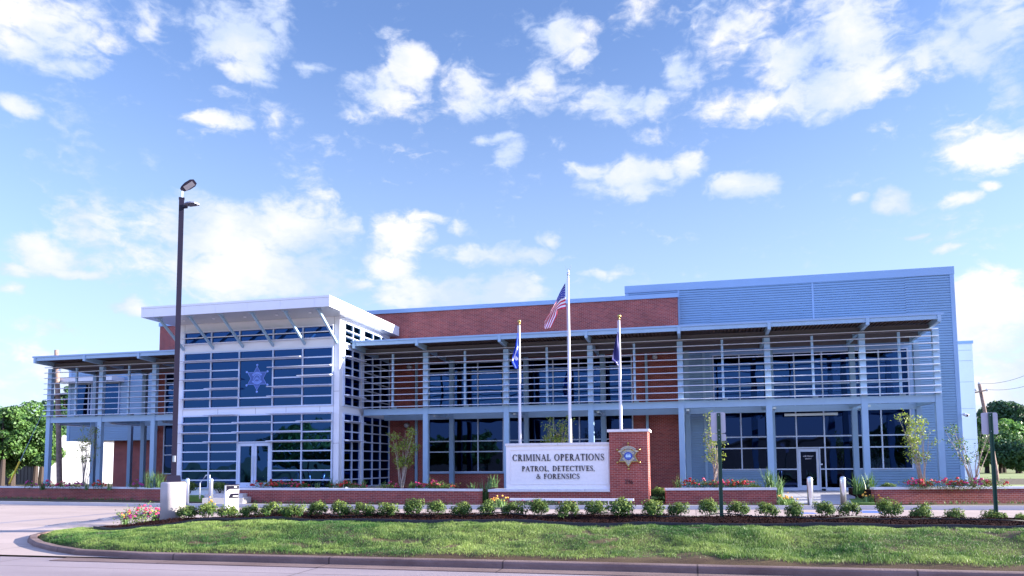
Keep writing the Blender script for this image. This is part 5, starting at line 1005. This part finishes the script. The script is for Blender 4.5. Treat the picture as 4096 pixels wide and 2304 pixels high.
for (px, py, D_, h_, lb, n) in ((1942, 2000, 30.6, .95, 'tall iris clump filling the gap between middle planter and sign base', 50), (1975, 1945, 31.4, .6, 'iris clump behind the left end of the sign base', 30), (3078, 1955, 31, .95, 'big green iris clump at the right end of the short planter', 60), (3118, 1985, 30.5, .9, 'arching iris clump hanging over the right end of the short planter', 50), (3432, 1972, 30.5, .85, 'tall iris clump left of the far right planter', 70), (3480, 1965, 30.9, .85, 'tall iris clump touching the far right planter end', 70), (598, 1948, 33.5, .9, 'feathery tall grass clump left of the lamp post', 90), (640, 1946, 33.5, .8, 'feathery tall grass clump behind the lamp post', 90)):
    a = at(px, py, D=D_); clump(px, py, float(a[1]), .7, h_, n, lb, z=max(.03, float(a[2])-.05), name='grass_clump' if px in (598, 640) else 'iris_clump', cat='grass clump' if px in (598, 640) else 'iris', group='tall blade clumps', wd=.028 if px > 700 else .012)
for (px, py, D_, lb, m, w_) in ((2640, 1975, 31.5, 'dark green shrub in the gap right of the brick sign pier', shrubm, 1.0), (760, 1945, 34.5, 'dark shrub below the tower glass behind the first left bollard', shrubm, .9), (880, 1945, 34.5, 'dark shrub below the tower glass behind the white drop box', shrubm, .9), (3555, 1945, 31.4, 'small bright shrub near the left end of the far right planter', shrubm, .8), (3020, 1946, 31, 'small dark shrub near the right end of the short planter', shrubm, .7)):
    a = at(px, py, D=D_); root = thing('shrub', (float(a[0]), float(a[1]), max(0.05, float(a[2])-.3)), lb, 'shrub', 'shrubs close to the building')
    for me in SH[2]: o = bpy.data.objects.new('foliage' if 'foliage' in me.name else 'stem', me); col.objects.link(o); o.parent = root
    root.scale = (1.7*w_, 1.4*w_, 1.45*w_)
# lily clumps by the path and at the sign
for (px, py, D_, lb) in ((3140, 1995, 28.2, 'orange lily clump left of the path to the right entrance'), (3475, 1998, 28.4, 'orange lily clump right of the path to the right entrance'), (2000, 1995, 28.2, 'red and yellow lilies at the left end of the light bars')):
    a = at(px, py, D=D_); r_ = clump(px, py, float(a[1]), .9, .40, 90, lb, z=.02, name='lily_clump', cat='lily', group='lilies in front of the planters', yel=.9); b = blossoms(14, .9, .5, .5, .04, 2).build('blossom', yelm); b.parent = r_; b.location = (0, 0, 0)
for k, px in enumerate((2110, 2190, 2290, 2370, 2440)):
    a = at(px, 2012, D=28.3); rose(px, 2012, float(a[1]), 1.1, .30, (mag, redm, yelm, mag, yelm)[k], 3, 'low leafy border plant behind the light bars, '+('leftmost', 'second', 'third', 'fourth', 'rightmost')[k]+' of five', r=.035, z=0.0, name='border_plant', cat='plant', group='border plants under the sign', lm=treed)
# narrow weeds along the foot of the walls
V = []; Fq = []; T = []
for a_, b_ in (W1, W2, W3, W4):
    a_ = np.array(a_); b_ = np.array(b_); Lw = np.linalg.norm(b_-a_); d = (b_-a_)/Lw; n_ = np.array([d[1], -d[0]])
    for _ in range(int(Lw*9)):
        c_ = a_+d*rng.uniform(0, Lw)+n_*rng.uniform(.08, .38)
        for k in range(9):
            an = rng.uniform(0, 6.28); l_ = rng.uniform(.04, .13); h_ = rng.uniform(.05, .17); o = len(V); tx, ty = -math.sin(an)*.009, math.cos(an)*.009
            V += [(c_[0]-tx, c_[1]-ty, .01), (c_[0]+tx, c_[1]+ty, .01), (c_[0]+math.cos(an)*l_, c_[1]+math.sin(an)*l_, .01+h_)]; Fq.append((o, o+1, o+2)); T.append(rng.uniform(0, .9))
tag(np_mesh('weeds', V, Fq, irism, tint=T), 'low green weeds along the foot of the brick planter walls', 'weeds', kind='stuff')
# ------------------------------------------------------------------ slender multi-stem myrtles
def myrtle(px, Y_, ytop, ybase, wpx, nl, label, z0, seed, lean=0, lmx=myrt):
    r_ = np.random.default_rng(seed); a = at(px, ybase, Y=Y_); zt_ = Z_(px, ytop, Y_); H = zt_-z0; W_ = wpx/F*Y_; root = thing('myrtle_tree', (float(a[0]), Y_, z0), label, 'tree', 'slender multi-stem trees along the facade')
    mb = MB(); P = []; x0 = float(a[0])
    for k in range(11):
        an = r_.uniform(0, 6.28); sp = r_.uniform(.25, 1)*W_/2; hh = H*r_.uniform(.75, 1.0); pts = []; b0 = r_.normal(0, .05, 2)
        for t_ in (0, .15, .35, .6, .85, 1): pts.append((x0+b0[0]+math.cos(an)*sp*t_**1.3+r_.normal(0, .025)+lean*t_, Y_+b0[1]+math.sin(an)*sp*.8*t_**1.3+r_.normal(0, .025), z0+hh*t_*(1-.05*sp)))
        mb.tube(pts, [.026, .021, .016, .011, .006, .003], 5)
        for q_ in range(5):
            t_ = r_.uniform(.4, .95); i = int(t_*5); b = Vector(pts[min(i, 4)]).lerp(Vector(pts[min(i, 4)+1]), .5); d = Vector((r_.normal(), r_.normal(), r_.uniform(.2, 1.1))).normalized()*r_.uniform(.15, .45); e_ = b+d; mb.tube([b, b+d*.6+Vector((0, 0, .03)), e_], [.006, .004, .002], 4)
            for _ in range(int(nl/55)): P.append(np.array(e_)-np.array(d)*r_.uniform(0, .7)+r_.normal(0, .085, 3))
    mb.build('stem', bark, root); P = np.array(P); V, Fq = leaves(P, .085, None, .5); np_mesh('foliage', V, Fq, lmx, root, tint=r_.uniform(0, 1, len(P))); return root
myrtle(1609, 31.8, 1695, 1945, 175, 1700, 'bare-stemmed young myrtle in front of the brick wall right of the tower', ZC-.05, 3)
myrtle(2245, 33.2, 1668, 1945, 130, 1900, 'leafy myrtle top showing above the white sign beside the tallest flagpole', .4, 4)
myrtle(2862, 31.4, 1650, 1945, 130, 800, 'young pale-stemmed myrtle behind the two-plate sign post', ZC-.05, 5)
myrtle(3695, 31.6, 1640, 1945, 170, 1300, 'bright green myrtle in front of the last canopy column', ZC-.05, 6)
myrtle(3895, 31.9, 1680, 1945, 210, 750, 'sparse myrtle in front of the white block at the right corner', ZC-.05, 7, lmx=treem)
myrtle(335, 34.5, 1690, 1945, 150, 900, 'thin myrtle between the two left canopy columns against the white shed', ZC-.05, 8)
# ------------------------------------------------------------------ utility poles and wires
def pole(pts, D_, r, label, arms, zb=-.2, streetlight=False):
    P_ = [at(x, y, D=D_) for x, y in pts]; b = P_[0]; root = thing('utility_pole', (float(b[0]), float(b[1]), 0), label, 'utility pole'); MB().tube([(b[0], b[1], zb)]+[tuple(p) for p in P_], [r*1.05]+[r*(1-.3*i/(len(P_)-1)) for i in range(len(P_))], 12).build('pole', woodp, root, True)
    for x0_, y0_, x1_, y1_ in arms: p, q_ = at(x0_, y0_, D=D_-.25), at(x1_, y1_, D=D_-.25); MB().beam(tuple(p), tuple(q_), .09, .10).build('crossarm', woodp, root)
    return root, P_
ul, ulP = pole(((238, 1945), (234, 1700), (228, 1480), (226, 1400)), 52, .19, 'leaning wooden utility pole seen between the left canopy columns', ((205, 1583, 262, 1573), (200, 1534, 225, 1530), (238, 1655, 262, 1668)))
p, q_ = at(228, 1484, D=51.5), at(246, 1484, D=51.5); MB().beam(tuple(p), tuple(q_), .06, .06).build('lamp_bracket', alu, ul); MB().beam(tuple(at(237, 1479, D=51.3)), tuple(at(246, 1484, D=51.3)), .2, .16).build('lamp_head', alu, ul)
ur, urP = pole(((3985, 1890), (3962, 1760), (3940, 1650), (3917, 1536)), 60, .17, 'leaning dark utility pole right of the building behind the single-plate sign', ((3897, 1571, 3950, 1560),))
for x in (3903, 3917, 3948): c = at(x, 1560 if x != 3917 else 1534, D=59.6); MB().ball(tuple(c), .10, 8).build('insulator', lensm, ur)
def wire(a, b, sag, label, r=.012, n=14):
    pts = [tuple(Vector(a).lerp(Vector(b), t_/n)-Vector((0, 0, sag*4*(t_/n)*(1-t_/n)))) for t_ in range(n+1)]; return tag(MB().tube(pts, r, 4).build('overhead_wire', blackr), label, 'wire')
wire(at(3917, 1534, D=59.6), at(4300, 1390, D=42), .6, 'thin overhead wire rising right from the top of the right utility pole'); wire(at(3948, 1558, D=59.6), at(4300, 1460, D=45), .5, 'thin overhead wire rising right from the crossarm of the right utility pole'); wire(at(3950, 1622, D=59.6), at(4300, 1604, D=52), .3, 'low cable running right from the middle of the right utility pole')
ga, gb_ = at(37, 1935, D=44), at(182, 1628, D=50); gm_ = Vector(ga).lerp(Vector(gb_), .26)
G = thing('guy_wire', (float(ga[0]), float(ga[1]), 0), 'slanting steel guy wire with a yellow sleeve at the far left', 'guy wire'); MB().tube([tuple(ga), tuple(gb_)], .014, 6).build('cable', alu, G); MB().tube([tuple(ga), tuple(gm_)], .055, 8).build('yellow_sleeve', yellow, G)
gy_, gz_ = at(3895, 1893, D=56), at(3912, 1845, D=57.5); G2 = thing('guy_wire', (float(gy_[0]), float(gy_[1]), 0), 'short yellow guy sleeve at the foot of the right utility pole', 'guy wire'); MB().tube([tuple(gy_), tuple(gz_)], .06, 6).build('yellow_sleeve', yellow, G2)
# ------------------------------------------------------------------ sheds behind on the left
a = at(143, 1742, D=72); SW = thing('shed', (float(a[0]), float(a[1]), 0), 'long white sunlit metal shed seen under the left canopy', 'shed'); p_, q_ = (a[0], a[1]), (a[0]+26*.88, a[1]+26*.47)
MB().obox(p_, q_, 14, -.25, a[2]).build('wall', shedw, SW); MB().obox((a[0]+7*.88, a[1]+7*.47), q_, 14.2, float(a[2]), float(a[2])+.55, -.12).build('roof', shedw, SW)
a = at(-400, 1845, Y=62); b = at(141, 1870, Y=62); SB = thing('shed', (float(b[0]-6), 63, 0), 'dark brown ribbed metal shed under the big trees at the far left', 'shed'); MB().box(a[0], b[0], 62, 69, -.25, 1.9).build('wall', shedb, SB)
mb = MB(); x = float(a[0])
while x < b[0]: mb.box(x, x+.06, 61.96, 62, -.2, 1.88); x += .42
mb.build('wall_ribs', shedb, SB); MB().box(a[0]-.3, b[0]+.15, 61.8, 69.3, 1.9, 2.05).build('roof', shedb, SB)
# ------------------------------------------------------------------ trees
def tree(px, ytop, ybot, D_, wpx, label, m, n, name='tree', cat='tree', group=None, seed=0, leafs=.3, trunk=True, clumps=46, flat_=1.):
    r_ = np.random.default_rng(seed); top = at(px, ytop, D=D_); bot = at(px, ybot, D=D_); x, y = float(top[0]), float(top[1]); zt_, zb_ = float(top[2]), float(bot[2]); W_ = wpx/F*D_/2; H = zt_-zb_
    root = thing(name, (x, y, -.25), label, cat, group)
    if trunk:
        mb = MB(); mb.tube([(x, y, -.3), (x+.1, y, zb_+.2*H), (x-.1, y, zb_+.6*H), (x, y, zb_+.85*H)], [.035*H+.08, .03*H, .015*H, .03], 8)
        for k in range(7): an = r_.uniform(0, 6.28); z = zb_+H*r_.uniform(.1, .5); mb.tube([(x, y, z), (x+math.cos(an)*W_*.4, y+math.sin(an)*W_*.4, z+.12*H), (x+math.cos(an)*W_*.75, y+math.sin(an)*W_*.75, z+.25*H)], [.015*H, .01*H, .02], 5)
        mb.build('trunk', barkd, root)
    C_ = []; Rr = []
    for k in range(clumps):
        d = r_.normal(size=3); d /= np.linalg.norm(d); q_ = r_.uniform(.35, 1)**.6; C_.append((x+d[0]*W_*q_*.86, y+d[1]*W_*q_*.8*flat_, zb_+H*.5+d[2]*H*.5*q_*.86)); Rr.append(r_.uniform(.18, .34)*min(W_, H))
    C_ = np.array(C_); Rr = np.array(Rr); w_ = Rr**2/np.sum(Rr**2); ci = r_.choice(clumps, n, p=w_); off = r_.normal(size=(n, 3)); off /= np.linalg.norm(off, axis=1, keepdims=True)
    P = C_[ci]+off*(Rr[ci]*r_.uniform(.55, 1.08, n)**.5)[:, None]*np.array([1.1, 1.1, .85]); V, Fq = leaves(P, leafs, off*.9+np.array([0, 0, .25]), .7, .6); np_mesh('crown', V, Fq, m, root, tint=np.clip(r_.normal(.45, .22, n)+(r_.uniform(-.25, .25, clumps))[ci], 0, 1)); return root
tl = 'trees at the far left'
tree(60, 1585, 1930, 66, 300, 'broad dense green tree filling the far left edge', treem, 16000, group=tl, seed=11, leafs=.26); tree(150, 1650, 1900, 64, 190, 'lower rounded green tree beside the leftmost canopy column', treem, 9000, group=tl, seed=12, leafs=.24); tree(-120, 1600, 1930, 67, 330, 'green tree half cut by the left edge of the photo', treem, 9000, group=tl, seed=13, leafs=.3)
tree(20, 1615, 1850, 62, 190, 'bright leafy tree in front at the left edge', treem, 9000, group=tl, seed=15, leafs=.22)
tree(178, 1600, 1860, 70, 120, 'darker tree just behind the leftmost canopy column', treed, 6000, group=tl, seed=14, leafs=.3); tree(262, 1530, 1800, 86, 110, 'tall dark pine behind the leaning utility pole', treed, 6000, group=tl, seed=16, leafs=.4); tree(300, 1640, 1800, 88, 150, 'low dark tree behind the white shed roof', treed, 5000, group=tl, seed=17, leafs=.4); tree(215, 1690, 1790, 84, 140, 'dark low tree above the white shed left end', treed, 4000, group=tl, seed=18, leafs=.4)
for k, (px, yt, yb__, dd, wp, m, lb) in enumerate(((200, 1805, 1880, 60, 90, treem, 'drooping green branch of a small tree against the white shed'),)): tree(px, yt, yb__, dd, wp, lb, m, 900, group=tl, seed=20+k, leafs=.2, clumps=14)
tr_ = 'trees beyond the meadow on the right'
tree(4000, 1603, 1790, 120, 210, 'tall dark rounded tree rising above the right tree line', treed, 9000, group=tr_, seed=31, leafs=.5); tree(3935, 1655, 1870, 118, 110, 'narrow green tree beside the white block on the right', treem, 5000, group=tr_, seed=32, leafs=.45); tree(4065, 1655, 1870, 112, 220, 'broad bright green tree at the right edge', treel, 10000, group=tr_, seed=33, leafs=.45); tree(3990, 1690, 1872, 110, 200, 'dark green tree behind the single-plate sign', treem, 8000, group=tr_, seed=34, leafs=.45); tree(3900, 1740, 1872, 112, 120, 'low dark tree at the building corner', treed, 5000, group=tr_, seed=35, leafs=.45); tree(4220, 1640, 1872, 115, 260, 'green tree beyond the right edge', treem, 7000, group=tr_, seed=36, leafs=.5); tree(4060, 1760, 1875, 106, 200, 'dark low undergrowth tree at the meadow edge', treed, 7000, group=tr_, seed=37, leafs=.4)
# meadow on the right
mw = MB(); mw.add([(14, 52, .03), (140, 52, .03), (160, 112, -.1), (14, 112, -.1)], [(0, 1, 2, 3)]); struct('meadow', mw.build('meadow', groundmat('meadow_grass', (.13, .20, .04), (.30, .33, .12), .12, .95, .5, 6)))
# low buildings and trees across the road, behind the camera: the glass shows them
mb = thing('shop_building', (5, -45, 0), 'low tan shop building across the road, mirrored in the right windows', 'building'); tanb = mat('tan_render', (.30, .20, .15), .8, 0, .1, .5)
MB().box(-6, 26, -52, -44, -.3, 4.3).build('wall', tanb, mb); MB().box(-6.4, 26.4, -52.4, -43.6, 4.3, 4.9).build('roof', tanb, mb)
mb = thing('shop_building', (-20, -60, 0), 'low dark shop building across the road, mirrored in the tower glass', 'building'); MB().box(-48, -14, -66, -58, -.3, 4.0).build('wall', tanb, mb); MB().box(-48.4, -13.6, -66.4, -57.6, 4.0, 4.5).build('roof', shedb, mb)
for k, (x, y, W_, H) in enumerate(((-34, -38, 5, 6.5), (-22, -42, 5, 5.5), (-44, -40, 6, 7), (-8, -40, 4, 5), (30, -48, 6, 7), (42, -50, 7, 8), (-60, -45, 8, 8))):
    root = thing('tree', (x, y, -.3), 'round green tree across the road, '+('widest and tallest', 'second smallest', 'tall one', 'smallest and lowest', 'medium one behind the tan shop', 'tallest behind the tan shop', 'huge leftmost')[k]+', mirrored in the glass', 'tree', 'trees across the road'); n = 2500; d = rng.normal(size=(n, 3)); d /= np.linalg.norm(d, axis=1, keepdims=True); P = np.array([x, y, H*.58])+d*np.array([W_, W_, H*.42])*rng.uniform(.7, 1, n)[:, None]
    V, Fq = leaves(P, .7, d, .7); np_mesh('crown', V, Fq, treem, root, tint=rng.uniform(0, 1, n)); MB().tube([(x, y, -.3), (x, y, H*.5)], [.25, .15], 8).build('trunk', barkd, root)
